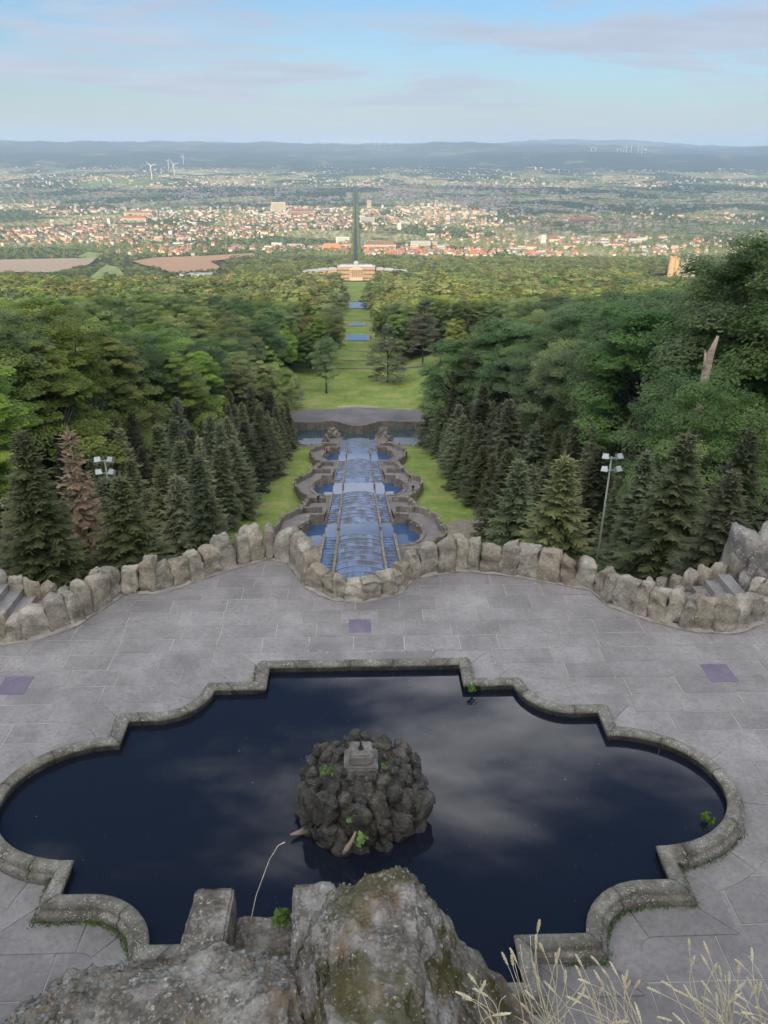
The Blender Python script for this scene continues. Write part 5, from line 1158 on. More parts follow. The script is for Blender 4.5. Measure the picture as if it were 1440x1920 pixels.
# sheets on the ground: paths, ponds, fields
def drape(name, poly, mat, lift, kind='structure', step=None):
    P = [Vector(p).to_2d() for p in poly]; bm = bmesh.new(); f = bm.faces.new([bm.verts.new((p.x, p.y, 0)) for p in P]); bmesh.ops.triangulate(bm, faces=[f])
    for _ in range(3 if step is None else step): bmesh.ops.subdivide_edges(bm, edges=bm.edges[:], cuts=1)
    for v in bm.verts: v.co.z = gz(v.co.x, v.co.y) + lift
    bmesh.ops.recalc_face_normals(bm, faces=bm.faces[:])
    if sum(f_.normal.z for f_ in bm.faces) < 0: bmesh.ops.reverse_faces(bm, faces=bm.faces[:])
    me = bpy.data.meshes.new(name); bm.to_mesh(me); bm.free(); me.materials.append(mat); return obj(name, me, kind=kind)
def band(name, px, w, mat, lift):
    """a path that follows pixels of the photo, w metres wide"""
    C_ = [base_at(u, v) for u, v in px]; L_, R_ = [], []
    for i, c in enumerate(C_):
        a = Vector(C_[max(0, i - 1)]); b_ = Vector(C_[min(len(C_) - 1, i + 1)]); d = (b_ - a).normalized(); n_ = Vector((-d.y, d.x)) * w / 2; L_.append((c[0] + n_.x, c[1] + n_.y)); R_.append((c[0] - n_.x, c[1] - n_.y))
    V_ = []; F_ = []
    for l, r in zip(L_, R_):
        V_ += [(l[0], l[1], gz(*l) + lift), (r[0], r[1], gz(*r) + lift)]
    F_ = [(2 * i, 2 * i + 1, 2 * i + 3, 2 * i + 2) for i in range(len(L_) - 1)]; return obj(name, new_mesh(name, V_, F_, mat), kind='structure')
band('path', [(500, 700), (540, 688), (600, 690), (650, 692), (700, 692), (760, 690), (800, 687)], 2.2, M['steppath'], .35)
band('path', [(640, 676), (672, 677), (704, 676)], 1.8, M['steppath'], .35); band('path', [(645, 658), (672, 659), (700, 658)], 1.8, M['steppath'], .35); band('path', [(648, 601), (672, 602), (700, 601)], 4, M['steppath'], .4); band('path', [(650, 564), (672, 565), (695, 564)], 6, M['steppath'], .4)
band('path', [(505, 778), (530, 771), (560, 769), (575, 772)], 3.0, M['steppath'], .3)
for k, (u0, u1, v0, v1) in enumerate(((655, 686, 627, 640), (660, 680, 606, 612), (658, 686, 567, 579))):
    c = base_at(u1, v1); yc_ = c[1]; zt = gz(0, yc_) + .4; ya = at_z(672, v0, zt).y; xl = at_y(u0, v1, yc_).x - 1; xr = at_y(u1, v1, yc_).x + 1
    # a level sheet behind a low earth dam at its lower side
    V_ = [(xl, yc_, zt), (xr, yc_, zt), (xr, ya, zt), (xl, ya, zt), (xl - 4, yc_ - 3, gz(0, yc_ - 3) - .5), (xr + 4, yc_ - 3, gz(0, yc_ - 3) - .5), (xr + 4, ya + 9, gz(0, ya + 9) - .8), (xl - 4, ya + 9, gz(0, ya + 9) - .8)]
    obj('pond', new_mesh('pond', [(x, y, z + .02) for x, y, z in V_[:4]], [(0, 1, 2, 3)], M['far_water']), kind='structure')
    obj('pond_bank', new_mesh('pond_bank', [(x * 1.25, y, z - .06) for x, y, z in V_[:4]] + V_[4:], [(0, 1, 2, 3), (3, 2, 6, 7), (1, 5, 6, 2), (4, 0, 3, 7)], M['steppath']), kind='structure')

# ------------------------------------------------------------------ floodlight masts
def mast(u, vt, y, label, flip):
    p = at_y(u, vt, y); z0 = gz(p.x, y); H = p.z - z0; t = thing('floodlight_mast', label, 'floodlight', (p.x, y, z0), group='floodlight masts')
    b = MB(); b.tube([(0, 0, -.5), (0, 0, H)], [.085, .05], 10); b.build('pole', M['mast'], t, True)
    for k, zz in enumerate((H - .12, H - .92)):
        b = MB(); b.box((0, 0, zz), (.95, .09, .09)); b.build('crossarm', M['mast'], t)
        for sx in (-1, 1):
            b = MB(); b.box((0, 0, 0), (.42, .30, .34), taper=.8); hd = obj('lamp_head', b.mesh('lamp_head', M['metal']), t, (sx * .42, -.12 - .1 * k, zz + .16), (R(-35), 0, sx * .35 * flip))
            g_ = MB(); g_.box((0, 0, .172), (.30, .20, .012)); g_.build('lamp_glass', M['glass'], hd)
    for k in range(8):
        pass
    return t
mast(1147, 856, 44.0, 'tall slender floodlight mast standing before the right spruces', 1)
mast(196, 862, 46.0, 'floodlight heads half hidden among the left spruces', -1)
# broken bare trunk among the right trees
p = at_y(1330, 630, 54); zb = gz(p.x, 54); b = MB(); H = p.z - zb
b.tube([(0, 0, -1), (.1, 0, H * .5), (.25, 0, H * .8), (.35, .1, H * .93), (.62, 0, H)], [.42, .36, .33, .28, .09], 9); b.tube([(.25, 0, H * .86), (-.05, .1, H * .95)], [.2, .06], 6)
o = b.build('bare_trunk', M['palebark'], smooth=True, loc=(p.x, 54, zb)); tag(o, 'broken bare pale tree trunk among the dark trees on the right', 'trunk')

# ------------------------------------------------------------------ people on the walks
def person_mesh(name, shirt, trousers, hair, which):
    out = PERSON[which].copy()
    out.materials.clear()
    for m in (shirt, trousers, M['skin'], hair): out.materials.append(m)
    for p in out.polygons:
        z = p.center.z; ax = abs(p.center.x); p.material_index = 3 if z > 1.72 or (z > 1.62 and p.center.y < 0) else 2 if z > 1.47 or (ax > .2 and z < 1.0) else 0 if z > .92 or ax > .17 else 1
        p.use_smooth = True
    return out
M['skin'] = plain('skin', (.5, .33, .25), .6, .05, 3); dk = plain('dark_cloth', (.03, .03, .04), .9, .2, 5); rd = plain('red_cloth', (.48, .035, .03), .9, .15, 5); wh = plain('white_cloth', (.6, .58, .55), .9, .1, 5); og = plain('orange_cloth', (.65, .16, .03), .9, .1, 5); hr = plain('dark_hair', (.03, .022, .016), .8, .2, 5); jn = plain('blue_cloth', (.05, .07, .13), .9, .15, 5)
for (x, y, sh, tr, rz, lab) in ((-8.3, 190.5, rd, dk, 2.6, 'person in a red jacket on the left walk by the third basin'), (-8.9, 191.6, rd, jn, 1.0, 'second person in red a step behind the other on the left walk'), (-7.6, 131.5, dk, dk, .4, 'person in dark clothes on the left walk above the second basin'),
        (10.3, 143.0, dk, jn, 2.0, 'person in black standing by the right bay of the second basin'), (10.6, 137.5, dk, dk, 3.0, 'person in dark clothes walking the right edge of the second basin'), (7.4, 204.0, wh, dk, .2, 'person in a pale top beside the lowest flight'), (7.9, 206.5, dk, jn, 1.2, 'person in dark clothes beside the lowest flight'), (13.0, 228.2, og, dk, 2.2, 'person in orange at the right end of the lower basin path'), (-7.2, 88.0, dk, jn, .8, 'person in dark clothes partly behind the left parapet boulders')):
    z = zwalk(y) if y < 227 else -75.95
    o = obj('person', person_mesh('person', sh, tr, hr, random.randrange(3)), loc=(x, y, z + .02), rot=(0, 0, rz)); tag(o, lab, 'person')
# ------------------------------------------------------------------ palace
M['sandstone'] = plain('sandstone', (.31, .22, .14), .9, .1, .2); M['slate'] = plain('slate_roof', (.30, .32, .35), .6, .12, .1); M['pane'] = plain('dark_pane', (.04, .045, .055), .2, .1, 1); M['palestone'] = plain('pale_stone_far', (.42, .35, .26), .9, .08, .2)
Zp = gz(0, 1478) - .5
pal = thing('palace', 'long sandstone palace with columned portico closing the water axis', 'palace', (0, 1490, Zp))
b = MB(); b.box((0, 12, 12), (70, 24, 24)); b.build('main_block', M['sandstone'], pal)
b = MB(); b.box((0, 12, 24.6), (71, 25, 1.2)); b.box((0, 12, 26.2), (64, 19, 2.2), taper=.9); rf = b.build('roof', M['slate'], pal)
b = MB(); b.tube([(0, 12, 27), (0, 12, 30)], 5, 16); b.tube([(0, 12, 30), (0, 12, 32.5), (0, 12, 34)], [5.4, 3.8, .4], 16); b.build('dome', M['slate'], rf)
b = MB()
for k in range(6): b.tube([(-9 + k * 3.6, -3.6, 6), (-9 + k * 3.6, -3.6, 19.5)], [.85, .7], 8)
for k in range(6): pass
po = MB(); po.box((0, -2.2, 3), (24, 4.4, 6)); po.box((0, -2.2, 20.5), (24, 4.4, 2)); po.add([(-12, -4.4, 21.5), (12, -4.4, 21.5), (0, -4.4, 26.5), (-12, 0, 21.5), (12, 0, 21.5), (0, 0, 26.5)], [(0, 1, 2), (3, 5, 4), (0, 2, 5, 3), (1, 4, 5, 2), (0, 3, 4, 1)]); pp = po.build('portico', M['palestone'], pal)
cm_ = MB(); cm_.tube([(0, 0, 0), (0, 0, 13.5)], [.85, .7], 8); cme = cm_.mesh('column', M['palestone'])
for k in range(6): obj('column', cme, pp, (-9 + k * 3.6, -3.6, 6))
wm_ = MB(); wm_.box((0, 0, 0), (1.5, .3, 2.6)); wme = wm_.mesh('window', M['pane'])
for zz in (4, 11, 18):
    for k in range(9):
        for sx in (-1, 1): obj('window', wme, pal, (sx * (14.5 + k * 2.45), -.1, zz))
for sx, wd in ((-1, 'left'), (1, 'right')):
    for j, (x0, y0, x1, y1, h) in enumerate(((35, 8, 52, 12, 18), (52, 12, 72, 6, 17), (72, 6, 96, -10, 16))):
        L = math.hypot(x1 - x0, y1 - y0); an = math.atan2(y1 - y0, sx * (x1 - x0)); b = MB(); b.box((0, 0, h / 2), (L + 1, 14, h)); w = b.build('wing', M['sandstone'] if j < 2 else M['palestone'], pal, loc=(sx * (x0 + x1) / 2, (y0 + y1) / 2 + 6, 0), rot=(0, 0, an))
        r = MB(); r.add([(-L / 2 - 1, -7.5, h), (L / 2 + 1, -7.5, h), (L / 2 + 1, 7.5, h), (-L / 2 - 1, 7.5, h), (-L / 2 + 3, 0, h + 3.6), (L / 2 - 3, 0, h + 3.6)], [(0, 1, 5, 4), (1, 2, 5), (2, 3, 4, 5), (3, 0, 4), (3, 2, 1, 0)]); r.build('roof', M['slate'], w)
        for zz in (4, 10) if h < 15 else (4, 9.5, 14.5):
            for k in range(int(L / 3)): obj('window', wme, w, (-L / 2 + 2 + k * 3, -7.05, zz))
for k, (u0, u1, v) in enumerate(((620, 720, 528),)): pass
b = MB(); b.box((0, 1470, gz(0, 1470) - .2), (78, 8, .6)); b.build('palace_drive', M['steppath'], kind='structure')

# ------------------------------------------------------------------ ruined castle on the right
M['ochre'] = plain('ochre_stone', (.40, .29, .165), .95, .2, .15); M['ruin'] = plain('ruin_stone', (.33, .31, .29), .95, .25, .15)
cx0, cy0 = CLEAR[3][0]; Zc = gz(cx0, cy0); k_ = cy0 / 1444.0
cas = thing('ruined_castle', 'ochre ruined castle with tall broken keep above the right woods', 'castle', (cx0, cy0, Zc - 1))
def rel_h(v): return at_y(1270, v, cy0).z - Zc
def tower(name, x, w, ht, mat, n_=10):
    b = MB(); b.tube([(x, 0, 0), (x, 0, ht)], [w * .52, w * .5], n_)
    for k in range(n_):
        if k % 2: a = 2 * math.pi * k / n_; b.box((x + .44 * w * math.cos(a), .44 * w * math.sin(a), ht + .8), (w * .18, w * .18, 1.8 + 1.2 * (k % 3)))
    return b.build(name, mat, cas)
hk = rel_h(481)
tower('keep', -14 * k_, 11 * k_, hk, M['ochre'], 12); tower('keep', -5 * k_, 8 * k_, hk * .93, M['ochre'])
M['beige'] = plain('beige_stone', (.46, .40, .31), .95, .2, .15)
for x, w, v, mt in ((7, 8, 493, 'ruin'), (15, 6, 487, 'beige'), (22, 8, 491, 'ruin'), (29, 6, 484, 'ruin'), (36, 8, 492, 'beige')): tower('tower', x * k_, w * k_, rel_h(v), M[mt])
for x, w, v, mt in ((2, 14, 500, 'beige'), (18, 20, 498, 'ruin'), (33, 16, 499, 'beige')):
    b = MB(); b.box((x * k_, 3, rel_h(v) / 2), (w * k_, 7, rel_h(v)))
    for q_ in range(5): b.box((x * k_ + (q_ - 2) * w * k_ * .22, 3, rel_h(v) + .7), (w * k_ * .1, 7, 1.4))
    b.build('wall', M[mt], cas)

# ------------------------------------------------------------------ fields
for lab, c, P in FIELDS:
    m, nt, bs = mk('field'); co = coord(nt, 'world', (1, .35, 1)); w = N(nt, 'ShaderNodeTexWave'); w.inputs['Scale'].default_value = .018; w.inputs['Distortion'].default_value = 1.5; nt.links.new(co, w.inputs['Vector'])
    nt.links.new(mixc(nt, mrange(nt, w.outputs['Fac'], 0, 1, 0, .4), c, tuple(x * .72 for x in c)), bs.inputs['Base Color']); bs.inputs['Roughness'].default_value = 1
    o = drape('field', P, m, 3.0, step=4)

# ------------------------------------------------------------------ town
def house_mesh(name, w, d, h, rh, wall, roof, hip=False):
    b = MB(); b.box((0, 0, h / 2 - 1), (w, d, h + 2), mi=0); e = .5; i = d * .35 if hip else 0
    b.add([(-w / 2 - e, -d / 2 - e, h), (w / 2 + e, -d / 2 - e, h), (w / 2 + e, d / 2 + e, h), (-w / 2 - e, d / 2 + e, h), (-w / 2 - e + i, 0, h + rh), (w / 2 + e - i, 0, h + rh)], [(0, 1, 5, 4), (1, 2, 5), (2, 3, 4, 5), (3, 0, 4)], 1)
    b.box((w * .22, d * .12, h + rh * .75), (.9, .9, rh * .9), mi=0); return b.mesh(name, [wall, roof])
def block_mesh(name, w, d, h, wall, roof):
    b = MB(); b.box((0, 0, h / 2 - 1), (w, d, h + 2), mi=0); b.box((0, 0, h + .3), (w + .6, d + .6, .6), mi=1)
    for r_ in range(max(1, int(h / 5))):
        b.box((0, -d / 2 - .05, 2.6 + r_ * 5), (w * .92, .12, 1.6), mi=2)
    return b.mesh(name, [wall, roof, M['pane']])
W = {'white': plain('white_render', (.52, .50, .46), .9, .06, .01), 'cream': plain('cream_render', (.50, .43, .31), .9, .08, .01), 'grey': plain('grey_render', (.42, .42, .42), .9, .08, .01), 'brickw': plain('brick_render', (.38, .20, .13), .9, .1, .01)}
RF = {'red': plain('red_tiles', (.34, .12, .07), .85, .12, .02), 'orange': plain('orange_tiles', (.44, .19, .10), .85, .1, .02), 'brown': plain('brown_tiles', (.20, .11, .085), .85, .15, .02), 'grey': plain('grey_tiles', (.17, .17, .18), .8, .12, .02), 'flat': plain('flat_roof', (.36, .36, .36), .9, .1, .02)}
HK = [('white house with a red tiled roof', house_mesh('house', 13, 11, 6.5, 5.5, W['white'], RF['red'])), ('white house with an orange tiled roof', house_mesh('house', 14, 12, 6.0, 5.5, W['white'], RF['orange'])), ('cream house with a red tiled roof', house_mesh('house', 15, 11, 7.5, 5, W['cream'], RF['red'], True)), ('white house with a grey roof', house_mesh('house', 13, 11, 7, 5, W['white'], RF['grey'])), ('cream house with a brown roof', house_mesh('house', 16, 11, 7, 5, W['cream'], RF['brown'], True)), ('long white flat-roofed house', block_mesh('house', 26, 12, 8, W['white'], RF['flat']))]
BK = [block_mesh('block', 38, 15, 14, W['white'], RF['flat']), block_mesh('block', 30, 16, 18, W['cream'], RF['flat']), house_mesh('block', 44, 15, 14, 6, W['cream'], RF['brown']), house_mesh('block', 36, 14, 13, 6, W['white'], RF['red'], True), block_mesh('block', 55, 22, 9, W['grey'], RF['flat']), block_mesh('block', 20, 18, 34, W['white'], RF['flat'])]
def built_up(x, y):
    """0..1 how densely built the plain is"""
    u = x / y
    d = np.zeros_like(x)
    n1 = vnoise(x, y, 420, 21) * .6 + vnoise(x, y, 170, 22) * .4
    left = (u < -.13) & (y > 2450) & (y < 5600); d = np.where(left, .95 - np.clip((2900 - y) / 900, 0, .6) - .55 * (u > -.20) * (y < 3300), d)
    mid = (u >= -.13) & (u < .16) & (y > 2350) & (y < 5600); d = np.where(mid, .85 - .7 * (u < -.045) * (y < 2750), d)
    right = (u >= .16) & (y > 2500) & (y < 6000); d = np.where(right, .42, d)
    core = (y >= 5600) & (y < 9000); d = np.where(core, .85 - .6 * smooth(.12, .3, u) - .45 * (u < -.22), d)
    band_ = (y >= 9000) & (y < 13500); d = np.where(band_, .60 - .30 * (y > 11500), d)
    belt = np.clip(1.15 + 1.7 * vnoise(x, y * 1.6, 900, 27), 0, 1) * np.clip(1.3 + 2.2 * vnoise(x, y * 1.3, 330, 28), 0, 1)
    return np.clip(d * np.where(y < 5600, .85, .85) * belt * (1.0 + .8 * n1), 0, 1)
hx_, hy_ = [], []
y = 2320.0
while y < 13500:
    st = 26 + (y - 2300) * .0042
    x = np.arange(-.58 * y, .62 * y, st * 1.25); hx_.append(x + rng.uniform(-.3, .3, len(x)) * st); hy_.append(y + rng.uniform(-.35, .35, len(x)) * st); y += st
hx_, hy_ = np.concatenate(hx_), np.concatenate(hy_)
bu = built_up(hx_, hy_); ok = (rng.random(len(hx_)) < bu) & (np.abs(hx_) > 26) & (vnoise(hx_, hy_, 90, 23) > -.42)
for _, _, P in FIELDS: ok &= ~in_poly(hx_, hy_, P)
tx_, ty_ = hx_[~ok], hy_[~ok]; hx_, hy_ = hx_[ok], hy_[ok]
order = np.argsort(hy_ + 0 * hx_); near_i, rest_i = order[:240], order[240:]
gh = random.Random(55)
near_i = sorted(near_i, key=lambda q_: hy_[q_])
for r_ in range(0, len(near_i), 20):
    for c_, i in enumerate(sorted(near_i[r_:r_ + 20], key=lambda q_: hx_[q_] / hy_[q_])):
        x, y = float(hx_[i]), float(hy_[i]); k = gh.choices(range(6), (2.6, 1.6, 1.5, 2.2, 1.4, .8))[0]
        o = obj('house', HK[k][1], loc=(x, y, gz(x, y)), rot=(0, 0, gh.choice([0.2, 1.77, -.3, 1.3]) + gh.uniform(-.2, .2)), sc=(gh.uniform(.85, 1.25),) * 3); tag(o, '%s, %s row of town, %s from the left' % (HK[k][0], nth(r_ // 20 + 1), nth(c_ + 1)), 'house', 'houses at the near edge of town')
n = len(rest_i); rx, ry = hx_[rest_i], hy_[rest_i]; u_ = rx / ry
pb = np.where((ry > 5200) & (ry < 9500), .45, np.where(ry > 9500, .22, .10)); isb = rng.random(n) < pb
idx = np.where(isb, 6 + rng.choice(6, n, p=[.3, .2, .2, .17, .1, .03]), rng.choice(6, n, p=[.24, .13, .16, .22, .15, .10]))
tcol = lib_collection('town', [h[1] for h in HK] + BK); hs = rng.uniform(.75, 1.2, n) * np.interp(ry, [2500, 6000, 12000], [.92, .9, .85])
scatter('town', np.stack([rx, ry, ground(rx, ry) + .5], 1), np.stack([hs, hs, hs], 1), rng.choice([.15, 1.7, -.35, 1.25], n) + rng.uniform(-.15, .15, n), idx.astype(float), tcol, 'dense far town of white houses and red roofs across the plain', 'town')
# trees among the houses
sel = rng.random(len(tx_)) < np.interp(ty_, [2300, 6000, 13000], [1.0, .8, .2]); tx_, ty_ = tx_[sel], ty_[sel]
j = rng.choice(len(rx), 9000); tx_ = np.concatenate([tx_, rx[j] + rng.normal(0, 17, 9000)]); ty_ = np.concatenate([ty_, ry[j] + rng.normal(-4, 14, 9000)])
okk = np.abs(tx_) > 20
for _, _, P in FIELDS: okk &= ~in_poly(tx_, ty_, P)
tx_, ty_ = tx_[okk], ty_[okk]; n = len(tx_); s0 = rng.uniform(.5, .95, n); wd_ = s0 * np.interp(ty_, [2300, 5000, 12000], [1.3, 1.9, 3.2])
FAR2 = [crown_mesh('town_crown', 330 + i, M['leaf_far'], 12, 8, 6.0, 1.5, 17, 2.0)[0] for i in range(3)]
scatter('town_trees', np.stack([tx_, ty_, ground(tx_, ty_) - 1], 1), np.stack([wd_, wd_, s0], 1), rng.uniform(0, 6.28, n), rng.integers(0, 3, n).astype(float), lib_collection('town_trees', FAR2), 'green garden and street trees between the far houses', 'trees')
# the straight avenue
ay = np.arange(1585, 8600, 11.0); ax_ = np.concatenate([np.full(len(ay), -11.5), np.full(len(ay), 11.5)]) + rng.normal(0, 1, 2 * len(ay)); ay = np.concatenate([ay, ay]); n = len(ay); s0 = rng.uniform(.75, 1.0, n) * np.interp(ay, [1600, 8000], [.7, 1.1]); w0 = np.interp(ay, [1600, 3000, 8600], [.6, .75, 1.5])
scatter('avenue_trees', np.stack([ax_, ay, ground(ax_, ay) - 1], 1), np.stack([w0, w0, s0], 1), rng.uniform(0, 6.28, n), rng.choice([0., 1., 5.], n), fcol, 'two dark rows of trees along the dead straight avenue', 'trees')
ry_ = np.arange(1570, 8700, 60.0); V_ = [(s * 7, y, gz(s * 7, y) + 1.2) for y in ry_ for s in (-1, 1)]
obj('road', new_mesh('road', V_, [(2 * i, 2 * i + 1, 2 * i + 3, 2 * i + 2) for i in range(len(ry_) - 1)], plain('asphalt', (.06, .06, .065), .9, .1, .1)), kind='structure')

# ---- single buildings one can point at
def landmark(u0, u1, vt, vb, name, label, wall, roof, pitched=False, dpt=.4, y=None):
    um = (u0 + u1) / 2
    if y is None: x, y = base_at(um, vb)
    else: x = at_y(um, vb, y).x
    z = gz(x, y); w = at_y(u1, vb, y).x - at_y(u0, vb, y).x; h = max(4, at_y(um, vt, y).z - z); d = max(10, w * dpt); rh = h * .35 if pitched else .6; t = thing(name, label, 'building', (x, y, z))
    b = MB(); b.box((0, 0, (h - rh) / 2 - 1), (w, d, h - rh + 2)); b.build('wall', wall, t)
    b = MB()
    if pitched: b.add([(-w / 2 - .6, -d / 2 - .6, h - rh), (w / 2 + .6, -d / 2 - .6, h - rh), (w / 2 + .6, d / 2 + .6, h - rh), (-w / 2 - .6, d / 2 + .6, h - rh), (-w / 2 + d * .3, 0, h), (w / 2 - d * .3, 0, h)], [(0, 1, 5, 4), (1, 2, 5), (2, 3, 4, 5), (3, 0, 4), (3, 2, 1, 0)])
    else: b.box((0, 0, h - .25), (w + .8, d + .8, .7))
    b.build('roof', roof, t)
    nf = max(1, int((h - rh) / 4))
    wb = MB(); wb.box((0, 0, 0), (w * .9, .2, 1.5)); wme2 = wb.mesh('window_band', M['pane'])
    for k in range(nf): obj('window_band', wme2, t, (0, -d / 2 - .05, 2.2 + k * 4))
    return t
WP = W['white']
landmark(328, 374, 519, 532, 'clinic_building', 'white stepped modern building among trees behind the left woods, front wing', WP, RF['flat'])
landmark(340, 398, 513, 522, 'clinic_building', 'white modern building behind the front wing, above the left woods', WP, RF['flat'])
landmark(266, 300, 518, 531, 'farm_building', 'red-roofed long building left of the white modern building', W['brickw'], RF['red'], True); landmark(303, 316, 521, 531, 'farm_building', 'small red-roofed building beside the long red-roofed one', W['brickw'], RF['red'], True)
landmark(426, 442, 513, 527, 'villa', 'brown-roofed villa right of the white modern building', W['brickw'], RF['brown'], True)
landmark(604, 639, 456, 470, 'spa_building', 'bright orange building left of the avenue', plain('orange_wall', (.62, .24, .08), .9, .1, .01), RF['orange'], True); landmark(592, 603, 460, 467, 'spa_building', 'small green-blue roofed hall beside the orange building', plain('teal_wall', (.25, .42, .40), .9, .1, .01), plain('teal_roof', (.22, .45, .42), .8, .1, .01))
landmark(770, 806, 452, 465, 'hotel_building', 'wide white slab building right of the avenue', WP, RF['flat']); landmark(806, 819, 453, 463, 'hotel_building', 'white side block joined right of the wide slab', W['cream'], RF['flat']); landmark(820, 842, 459, 466, 'hotel_building', 'low teal-roofed hall right of the white slab', WP, plain('teal_roof2', (.25, .45, .42), .8, .1, .01))
landmark(683, 742, 452, 468, 'street_block', 'long pale terrace of houses right of the avenue', W['cream'], RF['brown'], True); landmark(630, 655, 444, 456, 'street_block', 'pale green block left of the avenue', plain('green_wall', (.50, .56, .46), .9, .1, .01), RF['flat'])
landmark(510, 536, 379, 397, 'tower_block', 'broad beige tower block in the shaded town left of the avenue', W['cream'], RF['flat']); landmark(544, 586, 392, 402, 'brick_hall', 'long dark red brick hall in the shaded town', W['brickw'], RF['brown'], True); landmark(675, 702, 407, 418, 'office_block', 'grey office block just right of the avenue', W['grey'], RF['flat']); landmark(688, 696, 375, 391, 'tower_block', 'slim pale tower right of the avenue in the shaded town', W['cream'], RF['flat'])
landmark(236, 284, 395, 404, 'barracks', 'long red-roofed barracks on the left, upper of two', W['cream'], RF['red'], True); landmark(232, 276, 405, 416, 'barracks', 'long red-roofed barracks on the left, lower of two', W['cream'], RF['red'], True); landmark(430, 452, 458, 466, 'manor', 'pale long manor among trees left of the palace axis', W['cream'], RF['brown'], True)
landmark(1070, 1115, 408, 417, 'factory', 'long pinkish factory roof in the shaded town on the right', W['brickw'], RF['red'], True); landmark(1178, 1201, 447, 457, 'clinic_block', 'white block right of the church with spire', WP, RF['flat']); landmark(1146, 1166, 453, 465, 'clinic_block', 'white villa block left of the white block by the church', W['cream'], RF['brown'], True)
ct = landmark(1172, 1190, 434, 447, 'church', 'brick church with a tall spire in the right part of town', W['brickw'], RF['brown'], True)
yy = ct.location.y; hh_ = at_y(1180, 420, yy).z - ct.location.z; b = MB(); b.box((0, -6, hh_ * .3), (hh_ * .16, hh_ * .16, hh_ * .6)); b.add([(-hh_ * .09, -6 - hh_ * .09, hh_ * .6), (hh_ * .09, -6 - hh_ * .09, hh_ * .6), (hh_ * .09, -6 + hh_ * .09, hh_ * .6), (-hh_ * .09, -6 + hh_ * .09, hh_ * .6), (0, -6, hh_)], [(0, 1, 4), (1, 2, 4), (2, 3, 4), (3, 0, 4)]); b.build('spire', RF['grey'], ct)

# ------------------------------------------------------------------ wind turbines
tw_ = MB(); tw_.tube([(0, 0, -5), (0, 0, 120)], [3.0, 1.8], 8); TWm = tw_.mesh('turbine_tower', M['white']); na_ = MB(); na_.box((0, 1, 121), (4.2, 11, 4.2)); NAm = na_.mesh('turbine_nacelle', M['white'])
bl_ = MB(); bl_.add([(-1.6, 0, 0), (1.6, 0, 0), (2.6, 0, 12), (.4, 0, 58), (-.4, 0, 58), (-1.2, 0, 12), (0, .9, 10)], [(0, 1, 2, 3, 4, 5), (0, 5, 6), (5, 4, 6), (4, 3, 6), (3, 2, 6), (2, 1, 6), (1, 0, 6)]); BLm = bl_.mesh('turbine_blade', M['white'])
def turbine(u, v_tip, y, label, sc=None, grp=None):
    p = at_y(u, v_tip, y); z = gz(p.x, y); hgt = p.z - z; s_ = sc if sc else max(.55, min(1.6, hgt / 178)); t = thing('wind_turbine', label, 'wind turbine', (p.x, y, z), group=grp, sc=s_)
    obj('tower', TWm, t); obj('nacelle', NAm, t); a0 = random.uniform(0, 2)
    for k in range(3): obj('blade', BLm, t, (0, -5, 121), (0, a0 + k * 2.0944, 0))
turbine(278, 273, 9400, 'white wind turbine on the left plain, larger of the two plainly seen', 1.15); turbine(322, 277, 9900, 'white wind turbine right of the largest one on the left plain', 1.05); turbine(313, 283, 12500, 'small wind turbine between the two larger ones on the left', .95); turbine(342, 285, 13500, 'small wind turbine right of the two larger ones on the left', .95)
for k, u in enumerate((606, 616, 632, 640, 652, 657, 668, 676, 683, 690, 703, 712, 735, 748)): turbine(u, random.uniform(260, 264), 20500, 'tiny wind turbine on the middle horizon ridge, %s from the left' % nth(k + 1), random.uniform(.8, 1.1), 'turbines on the middle ridge')
for k, u in enumerate((1111, 1118, 1160, 1166, 1172, 1177, 1186, 1199, 1206, 1213)): turbine(u, random.uniform(260, 265), 17500, 'tiny wind turbine on the right horizon ridge, %s from the left' % nth(k + 1), random.uniform(.8, 1.1), 'turbines on the right ridge')

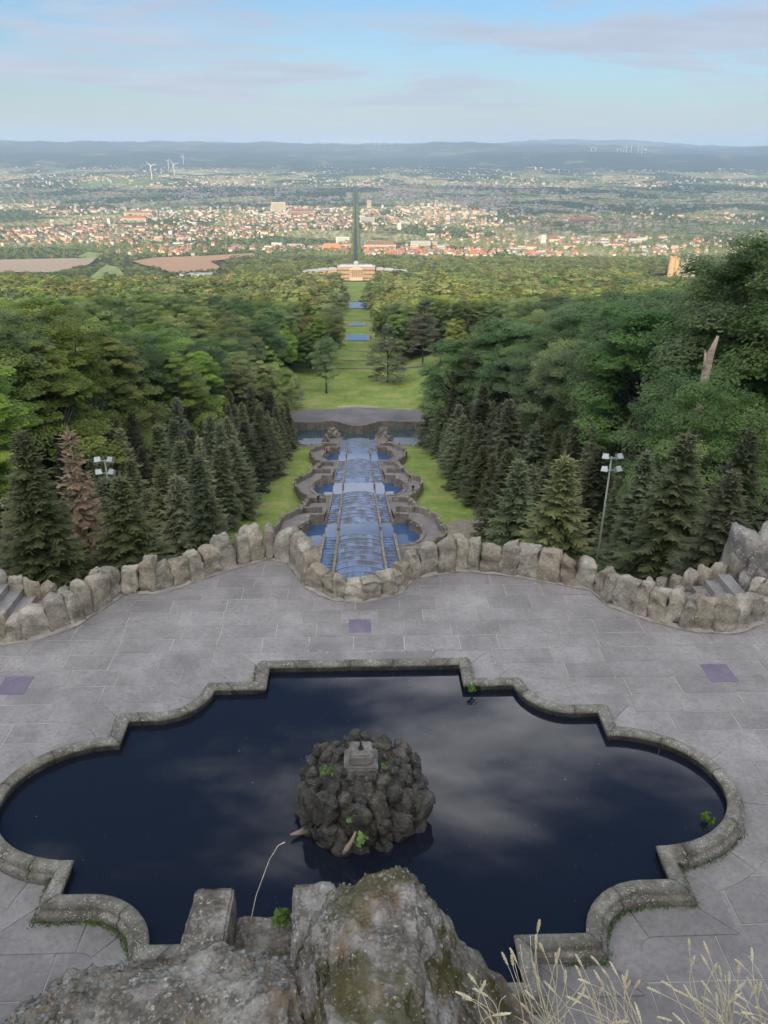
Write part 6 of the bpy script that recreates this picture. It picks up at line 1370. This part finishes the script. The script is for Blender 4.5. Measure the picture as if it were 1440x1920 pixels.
# ------------------------------------------------------------------ clouds high behind and above the viewer that shade parts of the plain
def cloud_over(x, y, zg, ax, ay_, seed):
    """cloud whose shadow falls on the ground point (x, y)"""
    alt = 2600.0; t = (alt - zg) / sun_dir_to.z; c = Vector((x, y, zg)) + sun_dir_to * t
    o = obj('cloud', rock_mesh(seed, 4, .55, M['cloud'], 1.0), loc=tuple(c), rot=(0, 0, seed), sc=(1, 1, 1)); o.rotation_euler = (0, 0, 0); o.scale = (ax, ay_, 130); o['kind'] = 'stuff'; return o
m, nt, bs = mk('cloud'); bs.inputs['Base Color'].default_value = (.85, .86, .9, 1); bs.inputs['Roughness'].default_value = 1; M['cloud'] = m
tr_ = N(nt, 'ShaderNodeBsdfTranslucent'); tr_.inputs['Color'].default_value = (.9, .9, .92, 1); mx_ = N(nt, 'ShaderNodeMixShader'); mx_.inputs[0].default_value = .6; nt.links.new(bs.outputs[0], mx_.inputs[1]); nt.links.new(tr_.outputs[0], mx_.inputs[2]); nt.links.new(mx_.outputs[0], [q_ for q_ in nt.nodes if q_.type == 'OUTPUT_MATERIAL'][0].inputs['Surface'])
CL = [(-300, 7300, 1900, 1350), (2000, 6900, 1900, 1500), (-2600, 7300, 1500, 900), (4300, 6000, 1900, 1700), (900, 8300, 1300, 700), (3600, 8000, 1200, 700), (-4600, 7500, 1500, 700), (1500, 4300, 700, 330), (-1300, 6300, 900, 480), (2900, 4300, 900, 420)]
for k, (x, y, a_, b_) in enumerate(CL): cloud_over(x, y, gz(x, y), a_, b_, 400 + k)

# ------------------------------------------------------------------ haze
hb = MB(); hb.box((0, 17600, -70), (60000, 37600, 780)); ho = hb.build('haze', (), kind='stuff'); ho['label'] = 'pale blue air haze over the far plain and hills'; ho['category'] = 'haze'
m = bpy.data.materials.new('haze'); m.use_nodes = True; nt = m.node_tree; nt.nodes.clear(); pv = nt.nodes.new('ShaderNodeVolumePrincipled'); pv.inputs['Density'].default_value = 5.0e-5; pv.inputs['Color'].default_value = (.52, .74, 1.0, 1); pv.inputs['Anisotropy'].default_value = 0.0
mo = nt.nodes.new('ShaderNodeOutputMaterial'); nt.links.new(pv.outputs[0], mo.inputs['Volume']); ho.data.materials.append(m)
